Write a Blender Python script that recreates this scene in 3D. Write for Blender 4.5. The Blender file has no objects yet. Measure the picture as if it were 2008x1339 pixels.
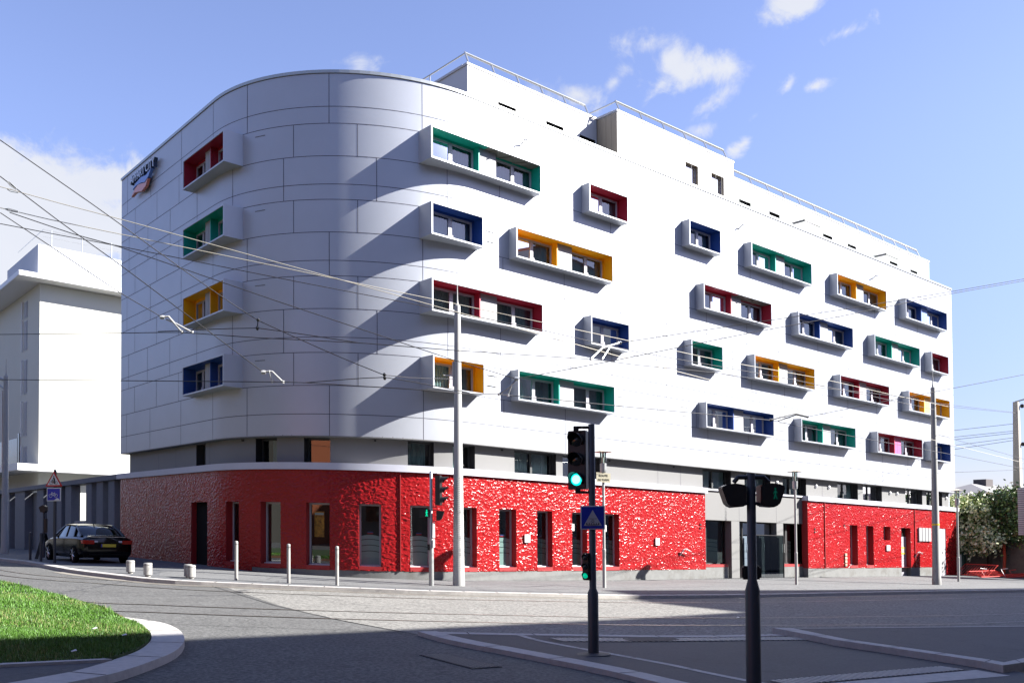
import bpy, bmesh, math, random
import numpy as np
from mathutils import Vector, Matrix
random.seed(7); rng = np.random.default_rng(7)
PI = math.pi
scn = bpy.context.scene
col = scn.collection

# ---------------------------------------------------------------- camera
cd = bpy.data.cameras.new('camera'); cam = bpy.data.objects.new('camera', cd); col.objects.link(cam)
CR = Vector((0.7664963, -0.6422103, -0.0070253)); CU = Vector((-0.0123845, -0.0257162, 0.9995926)); CF = Vector((0.6421293, 0.7660970, 0.0276648))
M = Matrix.Identity(4)
for i in range(3):
    M[i][0] = CR[i]; M[i][1] = CU[i]; M[i][2] = -CF[i]
cam.matrix_world = M
cd.sensor_width = 36; cd.lens = 1826.02 / 2008 * 36; cd.shift_y = 324.09 / 2008
cd.clip_start = 0.1; cd.clip_end = 3000
scn.camera = cam
# ---------------------------------------------------------------- light and exposure
SUN = Vector((1.12, -1.0, 0.98)).normalized()
SUN_EL = math.asin(SUN.z); SUN_AZ = math.atan2(SUN.x, SUN.y)
ld = bpy.data.lights.new('sun', 'SUN'); lo = bpy.data.objects.new('sun', ld); col.objects.link(lo)
ld.energy = 5.0; ld.angle = math.radians(0.55); ld.color = (1.0, 0.965, 0.91)
lo.rotation_euler = (-SUN).to_track_quat('-Z', 'Y').to_euler(); lo.location = (60, -60, 60)
scn.view_settings.view_transform = 'Standard'; scn.view_settings.look = 'None'
scn.view_settings.exposure = 1.98; scn.view_settings.gamma = 1; scn.view_settings.use_curve_mapping = False
try:
    scn.cycles.max_bounces = 7; scn.cycles.transparent_max_bounces = 10; scn.cycles.caustics_reflective = False; scn.cycles.caustics_refractive = False
    scn.cycles.sample_clamp_indirect = 6
except Exception: pass
world = bpy.data.worlds.new('World'); scn.world = world; world.use_nodes = True
wn = world.node_tree; wn.nodes.clear()
def N(nt, typ, **kw):
    n = nt.nodes.new(typ)
    for k, v in kw.items():
        if k.startswith('i_'):
            key = k[2:]
            key = int(key) if key.isdigit() else key.replace('_', ' ')
            n.inputs[key].default_value = v
        else: setattr(n, k, v)
    return n
def math_(nt, op, a, b=None, clamp=False):
    n = nt.nodes.new('ShaderNodeMath'); n.operation = op; n.use_clamp = clamp
    for i, x in enumerate((a, b)):
        if x is None: continue
        if isinstance(x, (int, float)): n.inputs[i].default_value = x
        else: nt.links.new(x, n.inputs[i])
    return n.outputs[0]
def world_sky():
    nt = wn; L = nt.links.new
    out = N(nt, 'ShaderNodeOutputWorld'); bg = N(nt, 'ShaderNodeBackground'); L(bg.outputs[0], out.inputs[0])
    sky = N(nt, 'ShaderNodeTexSky', sky_type='NISHITA', sun_disc=False)
    sky.sun_elevation = SUN_EL; sky.sun_rotation = SUN_AZ; sky.altitude = 200; sky.air_density = 1.0; sky.dust_density = 0.35; sky.ozone_density = 2.2
    bg.inputs[1].default_value = 0.060
    tint = N(nt, 'ShaderNodeMix', data_type='RGBA', blend_type='MULTIPLY'); tint.inputs[0].default_value = 1
    L(sky.outputs[0], tint.inputs[6]); tint.inputs[7].default_value = (1.15, .99, 1.13, 1)
    tc = N(nt, 'ShaderNodeTexCoord')
    sep = N(nt, 'ShaderNodeSeparateXYZ'); L(tc.outputs[0], sep.inputs[0])
    hz_ = N(nt, 'ShaderNodeMapRange', interpolation_type='SMOOTHSTEP'); L(sep.outputs[2], hz_.inputs[0]); hz_.inputs[1].default_value = -.02; hz_.inputs[2].default_value = .42; hz_.inputs[3].default_value = 0; hz_.inputs[4].default_value = 1
    hc = N(nt, 'ShaderNodeMix', data_type='RGBA'); L(hz_.outputs[0], hc.inputs[0]); hc.inputs[6].default_value = (.50, .53, .60, 1); hc.inputs[7].default_value = (1.04, 1.02, 1.02, 1)
    t2 = N(nt, 'ShaderNodeMix', data_type='RGBA', blend_type='MULTIPLY'); t2.inputs[0].default_value = 1; L(tint.outputs[2], t2.inputs[6]); L(hc.outputs[2], t2.inputs[7]); tint = t2
    no = N(nt, 'ShaderNodeTexNoise', noise_dimensions='3D'); L(tc.outputs[0], no.inputs[0])
    no.inputs['Scale'].default_value = 24; no.inputs['Detail'].default_value = 10; no.inputs['Roughness'].default_value = 0.62; no.inputs['Distortion'].default_value = 0.35
    nz = math_(nt, 'SUBTRACT', no.outputs[0], 0.5)
    # clouds: direction, half width, half height, tilt, strength, noise share
    clouds = [((0.207, 0.9327, 0.2954), .165, .075, 0, 1.6, 1.5), ((0.16, 0.965, 0.20), .25, .13, 0, 1.6, 1.2), ((0.2707, 0.9057, 0.3262), .055, .028, -12, 1.3, 2.2), ((0.115, 0.94, 0.325), .05, .03, 0, 1.2, 2.0),
        ((0.4572, 0.7661, 0.4518), .027, .013, 0, 1.0, 3.4), ((0.6940, 0.5680, 0.4434), .042, .026, 22, 1.1, 3.6), ((0.6625, 0.5879, 0.4642), .036, .014, 0, .8, 4.2),
        ((0.6837, 0.5877, 0.4327), .032, .014, -25, .95, 3.8), ((0.7103, 0.5501, 0.439), .036, .018, -10, .9, 3.8), ((0.6292, 0.6483, 0.4287), .040, .021, 14, 1.0, 3.6),
        ((0.6525, 0.6188, 0.4374), .022, .010, -45, .7, 4.2), ((0.7394, 0.4711, 0.4811), .030, .015, 0, .9, 4.0), ((0.7732, 0.4432, 0.4536), .030, .010, -12, 1.3, 3.6),
        ((0.76, 0.4965, 0.4193), .018, .009, -38, 1.3, 3.4), ((0.7747, 0.4761, 0.4161), .018, .008, -8, 1.0, 3.6), ((0.7191, 0.5605, 0.4108), .030, .012, -28, .9, 3.8),
        ((0.7515, 0.5414, 0.3771), .020, .009, -32, 1.1, 3.6), ((0.7503, 0.5272, 0.399), .014, .006, -38, .55, 4.6), ((0.7195, 0.5737, 0.3914), .026, .009, -12, .8, 3.8)]
    tot = None
    for d, a, b, t, st, ns in clouds:
        d = Vector(d).normalized(); rr = d.cross(Vector((0, 0, 1))).normalized(); uu = rr.cross(d).normalized(); t = math.radians(-t)
        r2 = rr * math.cos(t) + uu * math.sin(t); u2 = uu * math.cos(t) - rr * math.sin(t)
        def dot(v):
            n = N(nt, 'ShaderNodeVectorMath', operation='DOT_PRODUCT'); L(tc.outputs[0], n.inputs[0]); n.inputs[1].default_value = v; return n.outputs['Value']
        x = math_(nt, 'MULTIPLY', dot(r2), 1 / a); y = math_(nt, 'MULTIPLY', dot(u2), 1 / b)
        e = math_(nt, 'ADD', math_(nt, 'MULTIPLY', x, x), math_(nt, 'MULTIPLY', y, y))
        f = math_(nt, 'SUBTRACT', 1.0, math_(nt, 'SQRT', e))
        f = math_(nt, 'ADD', f, math_(nt, 'MULTIPLY', nz, ns))
        front = math_(nt, 'GREATER_THAN', dot(d), 0.3)
        f = math_(nt, 'MULTIPLY', math_(nt, 'MULTIPLY', f, st * (1.5 if a > .045 and d.z < .34 else .85), clamp=True), front)
        tot = f if tot is None else math_(nt, 'MAXIMUM', tot, f)
    sm = N(nt, 'ShaderNodeMapRange', interpolation_type='SMOOTHSTEP'); L(tot, sm.inputs[0]); sm.inputs[4].default_value = 0.93
    mix = N(nt, 'ShaderNodeMix', data_type='RGBA'); L(sm.outputs[0], mix.inputs[0]); L(tint.outputs[2], mix.inputs[6])
    no2 = N(nt, 'ShaderNodeTexNoise'); L(tc.outputs[0], no2.inputs[0]); no2.inputs['Scale'].default_value = 7; no2.inputs['Detail'].default_value = 5
    cr = N(nt, 'ShaderNodeMix', data_type='RGBA'); L(no2.outputs[0], cr.inputs[0]); cr.inputs[6].default_value = (3.1, 3.25, 3.7, 1); cr.inputs[7].default_value = (4.0, 4.05, 4.2, 1)
    L(cr.outputs[2], mix.inputs[7]); L(mix.outputs[2], bg.inputs[0])
world_sky()

# ---------------------------------------------------------------- fitted frame: street plan and ground heights
OX, OY = 13.5237, 26.3482          # virtual corner of the two straight fronts of the hotel
KX, KY = -0.0246, 0.0206           # tilt fitted to image coordinates, shearing ground and courses alike; uprights stay plumb
R = 6.8; QC = R * PI / 2
KT = [(-80, -2.2), (-40, -1.6), (-17, -1.28), (-6, -1.30), (0, -1.42), (6, -1.52), (14, -1.62), (41, -1.70), (120, -1.72)]
def gp(x, y):
    return float(np.interp((x - OX) - (y - OY), [k[0] for k in KT], [k[1] for k in KT]))
def sl(x, y): return KX * (x - OX) + KY * (y - OY)
def gz(x, y, o=0.0): return gp(x, y) + sl(x, y) + o

# ---------------------------------------------------------------- mesh builder
WL = {}
def link(o, parent=None, loc=(0, 0, 0)):
    col.objects.link(o)
    if parent is not None:
        o.parent = parent; o.location = (0, 0, 0); WL[o.name] = WL[parent.name]
    else:
        o.location = loc; WL[o.name] = Vector(loc)
    return o
def empty(name, loc, label, cat, group=None):
    o = bpy.data.objects.new(name, None); o.empty_display_size = .3; link(o, None, loc)
    o['label'] = label; o['category'] = cat
    if group: o['group'] = group
    return o
def tag(o, label=None, cat=None, group=None, kind=None):
    if label: o['label'] = label
    if cat: o['category'] = cat
    if group: o['group'] = group
    if kind: o['kind'] = kind
    return o
class MB:
    def __init__(s, tf=None): s.v = []; s.f = []; s.m = []; s.tf = tf; s.mi = 0
    def add(s, vs, fs):
        b = len(s.v)
        for p in vs: s.v.append(tuple(s.tf(*p)) if s.tf else tuple(p))
        for f in fs: s.f.append([b + i for i in f]); s.m.append(s.mi)
        return s
    def box(s, x0, x1, y0, y1, z0, z1):
        return s.add([(x, y, z) for z in (z0, z1) for x, y in ((x0, y0), (x1, y0), (x1, y1), (x0, y1))],
                     [(3, 2, 1, 0), (4, 5, 6, 7), (0, 1, 5, 4), (1, 2, 6, 5), (2, 3, 7, 6), (3, 0, 4, 7)])
    def mbox(s, m, a0, a1, o0, o1, z0, z1):      # box in a wall frame: m(along, outward) -> x, y
        c = [m(a0, o0), m(a1, o0), m(a1, o1), m(a0, o1)]
        return s.add([(x, y, z) for z in (z0, z1) for x, y in c],
                     [(3, 2, 1, 0), (4, 5, 6, 7), (0, 1, 5, 4), (1, 2, 6, 5), (2, 3, 7, 6), (3, 0, 4, 7)])
    def prism(s, pts, z0, z1):
        n = len(pts)
        zz0 = [z0] * n if isinstance(z0, (int, float)) else z0
        zz1 = [z1] * n if isinstance(z1, (int, float)) else z1
        return s.add([(p[0], p[1], z) for p, z in zip(pts, zz0)] + [(p[0], p[1], z) for p, z in zip(pts, zz1)],
                     [list(range(n))[::-1], list(range(n, 2 * n))] + [(i, (i + 1) % n, n + (i + 1) % n, n + i) for i in range(n)])
    def extr(s, pts, d):                          # polygon in 3-D pushed along vector d
        n = len(pts); d = Vector(d)
        return s.add([tuple(p) for p in pts] + [tuple(Vector(p) + d) for p in pts],
                     [list(range(n))[::-1], list(range(n, 2 * n))] + [(i, (i + 1) % n, n + (i + 1) % n, n + i) for i in range(n)])
    def tube(s, pts, r, n=8, cap=True):
        pts = [Vector(p) for p in pts]; rs = r if isinstance(r, (list, tuple)) else [r] * len(pts)
        vs = []; prev = None
        for i, p in enumerate(pts):
            t = (pts[min(i + 1, len(pts) - 1)] - pts[max(i - 1, 0)]).normalized()
            if prev is None:
                a = Vector((0, 0, 1)) if abs(t.z) < .9 else Vector((1, 0, 0)); u = t.cross(a).normalized()
            else: u = (prev - t * prev.dot(t)).normalized()
            w = t.cross(u); prev = u
            for k in range(n):
                an = 2 * PI * k / n; vs.append(p + (u * math.cos(an) + w * math.sin(an)) * rs[i])
        fs = [(i * n + k, i * n + (k + 1) % n, (i + 1) * n + (k + 1) % n, (i + 1) * n + k) for i in range(len(pts) - 1) for k in range(n)]
        if cap: fs += [tuple(range(n))[::-1], tuple(range((len(pts) - 1) * n, len(pts) * n))]
        return s.add(vs, fs)
    def lathe(s, prof, c, n=20, axis=None):       # prof: (radius, height)
        ax = Vector(axis).normalized() if axis else Vector((0, 0, 1)); c = Vector(c)
        u = ax.cross(Vector((0, 0, 1)) if abs(ax.z) < .9 else Vector((1, 0, 0))).normalized(); w = ax.cross(u)
        vs = [c + ax * h + (u * math.cos(2 * PI * k / n) + w * math.sin(2 * PI * k / n)) * r for r, h in prof for k in range(n)]
        fs = [(i * n + k, i * n + (k + 1) % n, (i + 1) * n + (k + 1) % n, (i + 1) * n + k) for i in range(len(prof) - 1) for k in range(n)]
        fs += [tuple(range(n))[::-1], tuple(range((len(prof) - 1) * n, len(prof) * n))]
        return s.add(vs, fs)
    def build(s, name, mats, parent=None, bevel=0, smooth=False, loc=None, normals=True):
        me = bpy.data.meshes.new(name)
        base = WL[parent.name] if parent is not None else Vector(loc if loc else (0, 0, 0))
        vs = [(p[0] - base[0], p[1] - base[1], p[2] - base[2]) for p in s.v]
        me.from_pydata(vs, [], s.f)
        if not isinstance(mats, (list, tuple)): mats = [mats]
        for m in mats: me.materials.append(m)
        if len(mats) > 1: me.polygons.foreach_set('material_index', s.m)
        if normals:
            bm = bmesh.new(); bm.from_mesh(me); bmesh.ops.recalc_face_normals(bm, faces=bm.faces)
            if bevel:
                bmesh.ops.remove_doubles(bm, verts=bm.verts, dist=1e-5)
                es = [e for e in bm.edges if len(e.link_faces) == 2 and e.calc_face_angle(0) > .6]
                bmesh.ops.bevel(bm, geom=es, offset=bevel, segments=2, affect='EDGES', clamp_overlap=True)
            bm.to_mesh(me); bm.free()
        if smooth:
            me.polygons.foreach_set('use_smooth', [True] * len(me.polygons)); me.set_sharp_from_angle(angle=math.radians(35))
        me.update()
        o = bpy.data.objects.new(name, me)
        return link(o, parent, base if parent is None else (0, 0, 0))

# ---------------------------------------------------------------- materials
MATS = {}
def mat(name, c, rough=.6, metal=0.0, var=0.0, vscale=3.0, bump=0.0, bscale=30.0, spec=.5, emis=None, coat=0, dirt=None, stretch=None):
    m = bpy.data.materials.new(name); m.use_nodes = True; nt = m.node_tree; b = nt.nodes['Principled BSDF']; L = nt.links.new
    b.inputs['Base Color'].default_value = (*c, 1); b.inputs['Roughness'].default_value = rough; b.inputs['Metallic'].default_value = metal
    b.inputs['Specular IOR Level'].default_value = spec; b.inputs['Coat Weight'].default_value = coat
    if emis: b.inputs['Emission Color'].default_value = (*emis[:3], 1); b.inputs['Emission Strength'].default_value = emis[3]
    tc = N(nt, 'ShaderNodeTexCoord'); src = tc.outputs['Object']
    if stretch:
        mp = N(nt, 'ShaderNodeMapping'); mp.inputs['Scale'].default_value = stretch; L(src, mp.inputs[0]); src = mp.outputs[0]
    if var:
        n = N(nt, 'ShaderNodeTexNoise'); L(src, n.inputs[0]); n.inputs['Scale'].default_value = vscale; n.inputs['Detail'].default_value = 6; n.inputs['Roughness'].default_value = .62
        mr = N(nt, 'ShaderNodeMapRange'); L(n.outputs[0], mr.inputs[0]); mr.inputs[1].default_value = .3; mr.inputs[2].default_value = .7; mr.inputs[3].default_value = 1 - var; mr.inputs[4].default_value = 1 + var
        mx = N(nt, 'ShaderNodeMix', data_type='RGBA', blend_type='MULTIPLY'); mx.inputs[0].default_value = 1; mx.inputs[6].default_value = (*c, 1); L(mr.outputs[0], mx.inputs[7])
        last = mx.outputs[2]
        if dirt:
            n3 = N(nt, 'ShaderNodeTexNoise'); L(src, n3.inputs[0]); n3.inputs['Scale'].default_value = dirt[3]; n3.inputs['Detail'].default_value = 8; n3.inputs['Roughness'].default_value = .7
            m3 = N(nt, 'ShaderNodeMapRange'); L(n3.outputs[0], m3.inputs[0]); m3.inputs[1].default_value = .52; m3.inputs[2].default_value = .68; m3.inputs[4].default_value = .75
            mx3 = N(nt, 'ShaderNodeMix', data_type='RGBA'); L(m3.outputs[0], mx3.inputs[0]); L(last, mx3.inputs[6]); mx3.inputs[7].default_value = (*dirt[:3], 1); last = mx3.outputs[2]
        L(last, b.inputs['Base Color'])
    if bump:
        n2 = N(nt, 'ShaderNodeTexNoise'); L(src, n2.inputs[0]); n2.inputs['Scale'].default_value = bscale; n2.inputs['Detail'].default_value = 5
        bp = N(nt, 'ShaderNodeBump'); bp.inputs['Strength'].default_value = bump; bp.inputs['Distance'].default_value = .01; L(n2.outputs[0], bp.inputs['Height']); L(bp.outputs[0], b.inputs['Normal'])
    MATS[name] = m
    return m
M_CLAD = mat('cladding', (.375, .395, .435), .37, .18, .035, .7, 0)
M_JOINT = mat('joint', (.07, .07, .09), .8)
M_GROOVE = mat('groove', (.012, .012, .013), .9)
M_COPE = mat('coping', (.36, .38, .38), .35, .4)
M_BAND = mat('band_panel', (.148, .148, .147), .6, 0, .04, .4)
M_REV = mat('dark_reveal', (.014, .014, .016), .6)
M_LEDGE = mat('ledge_white', (.45, .46, .52), .5, 0, .03, 1.5)
M_PLINTH = mat('plinth', (.15, .153, .15), .85, 0, .14, 2.5, .2, 60, dirt=(.09, .085, .075, 1.1))
M_REDS = mat('red_smooth', (.25, .008, .010), .6, 0, .06, 2)
M_FRAME = mat('white_frame', (.33, .32, .36), .4)
M_WHITE = mat('white_paint', (.62, .62, .62), .45)
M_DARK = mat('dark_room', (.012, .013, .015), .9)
M_CURT = mat('curtain', (.24, .33, .34), .9, 0, .08, 8)
M_CURT2 = mat('curtain_light', (.68, .78, .77), .9, 0, .08, 8)
M_PANEL = mat('shutter_panel', (.27, .27, .28), .6)
LIN = {'teal': mat('lining_teal', (.0, .30, .22), .5), 'blue': mat('lining_blue', (.010, .05, .22), .5), 'red': mat('lining_red', (.30, .010, .03), .5), 'yellow': mat('lining_yellow', (.80, .37, .0), .5)}
M_PINK = mat('pink_panel', (.42, .07, .2), .6); M_LBLUE = mat('light_blue_panel', (.12, .2, .45), .6); M_LYEL = mat('pale_yellow_panel', (.6, .42, .12), .6)
M_TRUSS = mat('soffit_steel', (.16, .15, .13), .6, .3)
M_PENT = mat('penthouse_white', (.42, .425, .44), .5)
M_BEIGE = mat('beige_plank', (.30, .255, .19), .6)
M_STEEL = mat('galvanised', (.38, .39, .39), .38, .7, .05, 6)
M_POLE = mat('pole_paint', (.32, .32, .31), .5, .05, .05, 4)
M_PDARK = mat('dark_pole_paint', (.035, .043, .055), .45, .1)
M_BLACK = mat('black_plastic', (.008, .008, .009), .45)
M_BLK2 = mat('black_rubber', (.008, .008, .008), .9, spec=.1)
M_LENS = mat('dark_lens', (.02, .025, .025), .15)
M_WIRE = mat('wire_copper', (.03, .028, .03), .5, .4)
M_WIREL = mat('wire_sunlit', (.42, .39, .32), .4, .2)  # the carrier wires' sunlit brightness is put into this colour
M_BRKT = mat('bracket_white', (.42, .42, .41), .45)
M_GRANITE = mat('granite_kerb', (.37, .355, .335), .75, 0, .14, 9, .3, 80)
M_BOLL = mat('bollard_paint', (.27, .265, .25), .5, 0, .08, 10)
M_SIGNB = mat('sign_blue', (.004, .022, .32), .35); M_SIGNW = mat('sign_white', (.62, .62, .62), .4); M_SIGNR = mat('sign_red', (.45, .01, .012), .4); M_SIGNK = mat('sign_black', (.01, .01, .01), .5)
M_CREAM = mat('cream_plate', (.40, .37, .27), .5)
M_GREENL = mat('green_lamp', (.0, .4, .35), .3, emis=(.0, 1.0, .86, .34))
M_GREENC = mat('green_lamp_core', (.6, .9, .85), .3, emis=(.62, .9, .95, .27))
M_GREEN2 = mat('green_small_lamp', (.0, .2, .12), .3, emis=(.0, .75, .42, .17))
M_GREEN3 = mat('green_man', (.0, .2, .12), .3, emis=(.0, .85, .42, .30))
M_GREEN4 = mat('green_man_dim', (.0, .1, .06), .3, emis=(.0, .5, .3, .02))
M_REDL = mat('red_small_lamp', (.3, .02, .01), .3, emis=(1, .08, .02, .12))
M_CONC = mat('old_concrete', (.15, .13, .105), .9, 0, .25, .9, .4, 20, dirt=(.05, .045, .04, 1.3))
M_NEIGH = mat('neighbour_render', (.52, .52, .46), .8, 0, .025, .3)
M_NEIGH2 = mat('neighbour_panel', (.40, .42, .46), .6, 0, .03, .3)
M_FIN = mat('fin_concrete', (.15, .16, .18), .8, 0, .07, 3)
M_YEL = mat('yellow_tape', (.75, .50, .02), .5)
M_ORANGE = mat('orange_red_paint', (.55, .06, .02), .5, 0, .1, 5)
M_BARRED = mat('barrier_red', (.52, .03, .02), .5, 0, .1, 5)
M_IRON = mat('cast_iron', (.035, .036, .04), .7, 0)
M_RAIL = mat('rail_steel', (.42, .37, .32), .35, .8)
M_PLATE = mat('number_plate_yellow', (.62, .50, .05), .4)
M_TAP = mat('pale_pipe', (.4, .36, .36), .4)

def glass_mat(name, tint, refl=.16, rough=.01):
    m = bpy.data.materials.new(name); m.use_nodes = True; nt = m.node_tree; nt.nodes.clear(); L = nt.links.new
    o = N(nt, 'ShaderNodeOutputMaterial'); mx = N(nt, 'ShaderNodeMixShader'); tr = N(nt, 'ShaderNodeBsdfTransparent'); gl = N(nt, 'ShaderNodeBsdfGlossy')
    tr.inputs[0].default_value = (*tint, 1); gl.inputs['Roughness'].default_value = rough; gl.inputs[0].default_value = (.9, .95, 1, 1)
    fr = N(nt, 'ShaderNodeFresnel'); fr.inputs[0].default_value = 1.5
    f = math_(nt, 'ADD', fr.outputs[0], refl, clamp=True)
    L(f, mx.inputs[0]); L(tr.outputs[0], mx.inputs[1]); L(gl.outputs[0], mx.inputs[2]); L(mx.outputs[0], o.inputs[0])
    return m
M_GLASS = glass_mat('window_glass', (.74, .84, .83), .08)
M_GLASS2 = glass_mat('lamp_glass', (.85, .9, .88), .05)
M_CARGL = glass_mat('car_glass', (.03, .04, .04), .03)
M_CARP = mat('car_paint', (.0015, .0015, .002), .18, 0, spec=.3, coat=.15)
M_RIM = mat('alloy_rim', (.55, .56, .58), .3, .9)
M_TAIL = mat('tail_lamp', (.38, .015, .008), .15)
M_REVL = mat('clear_lamp', (.6, .6, .65), .15)

def red_relief():
    m = mat('red_relief', (.255, .009, .011), .21, 0, .10, 1.2); nt = m.node_tree; b = nt.nodes['Principled BSDF']; L = nt.links.new
    b.inputs['Specular IOR Level'].default_value = .24
    tc = N(nt, 'ShaderNodeTexCoord'); mp = N(nt, 'ShaderNodeMapping'); L(tc.outputs['Object'], mp.inputs[0]); mp.inputs['Scale'].default_value = (1, 1, 1.8)
    n1 = N(nt, 'ShaderNodeTexNoise'); L(mp.outputs[0], n1.inputs[0]); n1.inputs['Scale'].default_value = 9; n1.inputs['Detail'].default_value = 2.5; n1.inputs['Distortion'].default_value = .8
    bp = N(nt, 'ShaderNodeBump'); bp.inputs['Strength'].default_value = .9; bp.inputs['Distance'].default_value = .022; L(n1.outputs[0], bp.inputs['Height']); L(bp.outputs[0], b.inputs['Normal'])
    return m
M_RED = red_relief()
# ================================================================ HOTEL
def BT(x, y, z): return (OX + x, OY + y, z + KX * x + KY * y)        # building frame -> world (courses sheared by the fitted tilt)
def P(q, off=0.0):                                                     # along the curved wall line, outward
    if q < 0: return (-off, R - q)
    if q <= QC:
        t = q / R; return (R - (R + off) * math.cos(t), R - (R + off) * math.sin(t))
    return (R + q - QC, -off)
def FR(s, off=0.0): return (s, -off)                                   # flat frame of the long front
def FL(s, off=0.0): return (-off, s)                                   # flat frame of the side front
QL, QR = -10.68, 48.03
def q_of_s(s): return QC + s - R if s >= R else R * math.acos((R - s) / R)
def q_left(s): return R - s if s >= R else R * math.asin(min(1, (R - s) / R))
def perlin(x, y, seed=0):
    g = np.random.default_rng(seed).uniform(0, 2 * PI, (64, 1024)); xi = np.floor(x).astype(int); yi = np.floor(y).astype(int); xf = x - xi; yf = y - yi
    f = lambda t: t * t * t * (t * (t * 6 - 15) + 10)
    def gr(i, j, a, b): an = g[j % 64, i % 1024]; return np.cos(an) * a + np.sin(an) * b
    u = f(xf); v = f(yf)
    return (gr(xi, yi, xf, yf) * (1 - u) + gr(xi + 1, yi, xf - 1, yf) * u) * (1 - v) + (gr(xi, yi + 1, xf, yf - 1) * (1 - u) + gr(xi + 1, yi + 1, xf - 1, yf - 1) * u) * v
def relief_h(q, z):
    wx = perlin(q * 1.6, z * 2.1, 5); wy = perlin(q * 1.9 + 40, z * 2.3, 6)
    a = perlin(q * 4.9 + wx * 1.9, z * 9.2 + wy * 2.2, 1); b = perlin(q * 8.6 + 9 + wx, z * 14.5 + wy, 2)
    ridge = np.clip(1 - np.abs(a) * 5.0, 0, 1) ** 1.4
    return (.0175 * ridge + .018 * b) * (.62 + .38 * np.clip((q + 1) / 7, 0, 1))
def relief_wall(mb, q0, q1, z0, z1, ops, step=.03):
    def fill(br):
        out = []
        for a, b in zip(br[:-1], br[1:]):
            n = max(1, int(math.ceil((b - a) / step))); out += [a + (b - a) * i / n for i in range(n)]
        return np.array(out + [br[-1]])
    bq = sorted({q0, q1} | {x for o in ops for x in (o[0], o[1])}); bz = sorted({z0, z1} | {x for o in ops for x in (o[2], o[3]) if z0 < x < z1})
    qs, zs = fill(bq), fill(bz); Q, Z = np.meshgrid(qs, zs, indexing='ij'); Hh = relief_h(Q, Z)
    fade = np.minimum(np.minimum(Q - q0, q1 - Q), .06) / .06; Hh *= np.clip(fade, 0, 1)
    nz_ = len(zs); base = len(mb.v)
    for i, q in enumerate(qs):
        for j, z in enumerate(zs): mb.v.append(BT(*P(q, float(Hh[i, j])), z))
    for i in range(len(qs) - 1):
        am = (qs[i] + qs[i + 1]) / 2; oo = [o for o in ops if o[0] < am < o[1]]
        for j in range(nz_ - 1):
            cm = (zs[j] + zs[j + 1]) / 2
            if any(o[2] < cm < o[3] for o in oo): continue
            k = base + i * nz_ + j; mb.f.append([k, k + nz_, k + nz_ + 1, k + 1]); mb.m.append(mb.mi)
def wall(mb, q0, q1, z0, z1, off, depth, ops, m=P, caps=True, reveal=None, step=.33, face=True, strips=None):
    qs = {round(q0, 4), round(q1, 4)}; zs = {z0, z1}
    for a, b, c, d in ops: qs |= {round(max(q0, a), 4), round(min(q1, b), 4)}; zs |= {c, d}
    if m is P:
        k = int(math.ceil(QC / step))
        for i in range(k + 1):
            q = round(QC * i / k, 4)
            if q0 < q < q1: qs.add(q)
    if strips: qs |= {round(x, 4) for x, _ in strips if q0 < x < q1}
    qs = sorted(qs); zs = sorted(z for z in zs if z0 <= z <= z1)
    def hole(a, b, c, d):
        am, cm = (a + b) / 2, (c + d) / 2
        return any(o[0] < am < o[1] and o[2] < cm < o[3] for o in ops)
    idx = {}; vs = []; fs = []; sm = []
    def V(i, j):
        if (i, j) not in idx: idx[(i, j)] = len(vs); x, y = m(qs[i], off); vs.append((x, y, zs[j]))
        return idx[(i, j)]
    for i in range(len(qs) - 1):
        for j in range(len(zs) - 1):
            if face and qs[i + 1] - qs[i] > 1e-3 and not hole(qs[i], qs[i + 1], zs[j], zs[j + 1]):
                fs.append((V(i, j), V(i + 1, j), V(i + 1, j + 1), V(i, j + 1)))
                if strips: sm.append([k for x, k in strips if x <= (qs[i] + qs[i + 1]) / 2][-1])
    mb.add(vs, fs)
    if strips: mb.m[-len(fs):] = sm
    def strip(pts):     # reveal along a polyline of (q, z)
        v = []
        for q, z in pts: v.append((*m(q, off), z)); v.append((*m(q, off - depth), z))
        mb.add(v, [(2 * i, 2 * i + 2, 2 * i + 3, 2 * i + 1) for i in range(len(pts) - 1)])
    if reveal is not None: keep = mb.mi; mb.mi = reveal
    for a, b, c, d in ops:
        sub = [q for q in qs if a - 1e-3 <= q <= b + 1e-3]
        if a > q0: strip([(a, c), (a, d)])
        if b < q1: strip([(b, c), (b, d)])
        if c > z0: strip([(q, c) for q in sub])
        if d < z1: strip([(q, d) for q in sub])
    if reveal is not None: mb.mi = keep
    if caps:
        strip([(q, z0) for q in qs]); strip([(q, z1) for q in qs]); strip([(q0, z0), (q0, z1)]); strip([(q1, z0), (q1, z1)])

hotel = empty('hotel_building', (OX + 4, OY + 4, gz(OX + 4, OY + 4)), 'long white hotel with rounded corner, coloured box windows and a red textured ground floor', 'building')
def hb(name, mb, m, parent=None, **k): return mb.build(name, m, parent or hotel, **k)

ZT, ZC = 15.86, 3.36
STO = [13.0, 10.36, 7.72, 5.08]         # underside of the box windows, top storey first
BH = 1.13
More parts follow.
